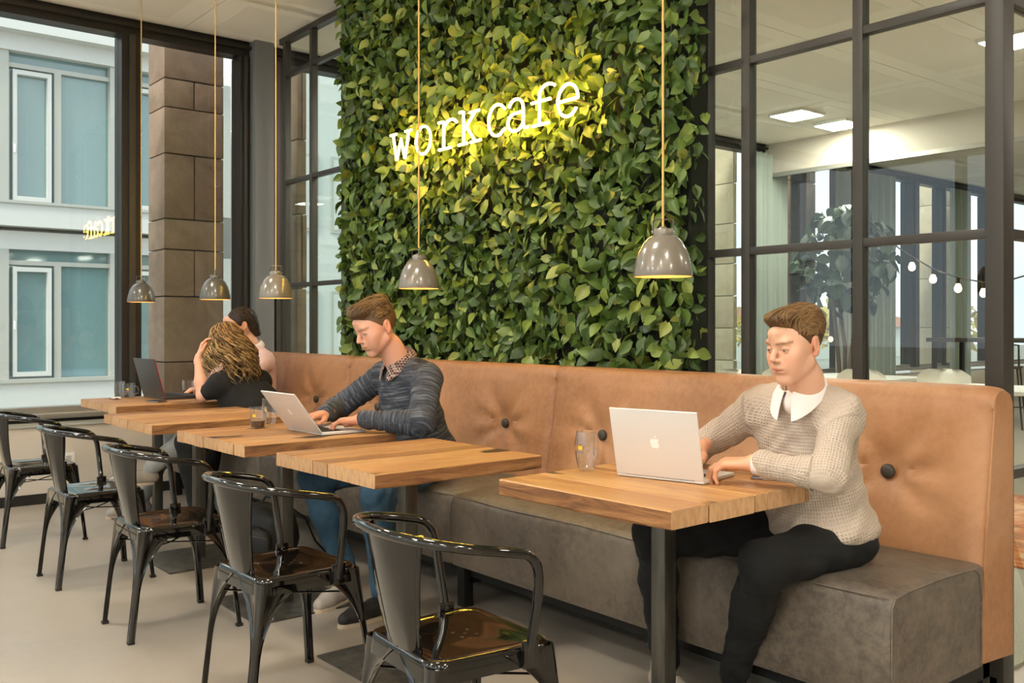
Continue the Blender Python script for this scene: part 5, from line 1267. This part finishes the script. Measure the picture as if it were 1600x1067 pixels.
# ------------------------------------------------------------------ man in the pink shirt
def man_pink():
    e = empty('person', (-6.2, 2.65, 0), 0, 'man in pink shirt with slicked dark hair behind the curly-haired woman', 'person', 'people on the bench')
    O_ = V3(-6.2, 2.65, 0); sh_ = lambda p: V3(*p) - O_
    C = sh_((-6.25, 2.67, 1.225)); R = rotm(-14, 12, 0); neck = sh_((-6.22, 2.745, 1.045)); chest = sh_((-6.2, 2.77, .88)); pel = sh_((-6.2, 2.76, .60))
    sL, eL, wL = sh_((-6.03, 2.745, .99)), sh_((-5.96, 2.53, .80)), sh_((-6.16, 2.405, .815)); sR, eR, wR = sh_((-6.39, 2.735, .99)), sh_((-6.48, 2.52, .82)), sh_((-6.36, 2.45, .80))
    B = Sdf(); T_ = add_head(B, C, R); B.cone(C + R @ V3(0, .03, -.11), neck + V3(0, .01, -.02), .053, .06, .03); B.ell(chest, (.14, .085, .15), None, .05); B.cone(sL, sR, .04, .04, .05)
    for s_, e_, w_ in ((sL, eL, wL), (sR, eR, wR)): B.chain([s_, e_, w_], [.04, .034, .024], .02)
    add_hand(B, wL, (-.9, -.3, -.05), (0, -.2, 1), True, (30, 45, 30)); add_hand(B, wR, (.1, -.95, -.1), (0, 0, 1), False)
    V, Q = B.mesh(.0042); col = head_colors(V, C, R, 1.0, srgb(222, 170, 142), LIP, srgb(70, 50, 36)); body = obj('body', fast_mesh('body', V, Q, sk, {'col': np.c_[col, np.ones(len(V))]}), e)
    for sx in (1, -1): eye_mesh('eye', T_, R, 1, sx, (0, -1, -.4), body)
    H = Sdf(); zl = [(-.12, .080), (-.075, .075), (-.05, .045), (-.030, .012), (-.018, -.006), (-.006, -.004), (.004, .02), (.030, .016), (.045, -.05), (.07, -.095), (.14, -.105)]
    fn = hair_cap(H, T_, R, C, 1, zl, top=(((0, .08, -.01), (.062, .045, .08)), ((0, .095, -.07), (.045, .03, .03))), grow=(.079, .099, .0905)); Vh, Qh = H.mesh(.0045)
    hair = obj('hair', fast_mesh('hair', Vh, Qh, hr, {'col': np.c_[np.tile(np.array(srgb(48, 36, 27)[:3]), (len(Vh), 1)), np.ones(len(Vh))]}), e)
    p_, r_, c_ = comb_strands(H, T_, lambda p: fn(*p) < .004, 'back', 220, srgb(62, 46, 34), .003, .002); strands_mesh('hair_strands', p_, r_, c_, hair)
    S = Sdf(); torso(S, pel, chest, neck, sL, sR); S.chain([sL, eL, wL + (eL - wL) * .15], [.064, .052, .038], .03); S.chain([sR, eR, wR + (eR - wR) * .15], [.064, .052, .038], .03); S.cone(neck + V3(0, -.01, .12), neck + V3(0, .01, .01), .045, .058, .012, True)
    garment('shirt', S, .0075, M['pink_shirt'], e, [(pel, neck, .16), (sL, eL, .06), (eL, wL, .05), (sR, eR, .06), (eR, wR, .05)], .006, 31)
    collar('collar', neck + V3(0, -.005, .028), rotm(0, 10), M['white_shirt'], e, .060, 1.0, .06)
    hL, kL, aL = sh_((-6.11, 2.72, .575)), sh_((-5.98, 2.28, .575)), sh_((-6.02, 1.99, .34)); hR, kR, aR = sh_((-6.29, 2.72, .575)), sh_((-6.33, 2.25, .52)), sh_((-6.30, 2.02, .12))
    P = Sdf(); P.ell(pel, (.17, .135, .095), None, .04); P.chain([hL, kL, kL + (aL - kL) * .35, aL], [.088, .068, .062, .05], .03); P.chain([hR, kR, kR + (aR - kR) * .35, aR], [.088, .068, .062, .05], .03)
    garment('jeans', P, .008, M['grey_denim'], e, [(hL, kL, .08), (kL, aL, .055), (hR, kR, .08), (kR, aR, .055)], .006, 33)
    shoe('shoe', sh_((-6.02, 2.0, .235)), sh_((-6.10, 1.76, .235)), M['shoe_tan'], M['sole_light'], e); shoe('shoe', sh_((-6.30, 2.05, 0)), sh_((-6.30, 1.80, 0)), M['shoe_tan'], M['sole_light'], e)
man_pink()
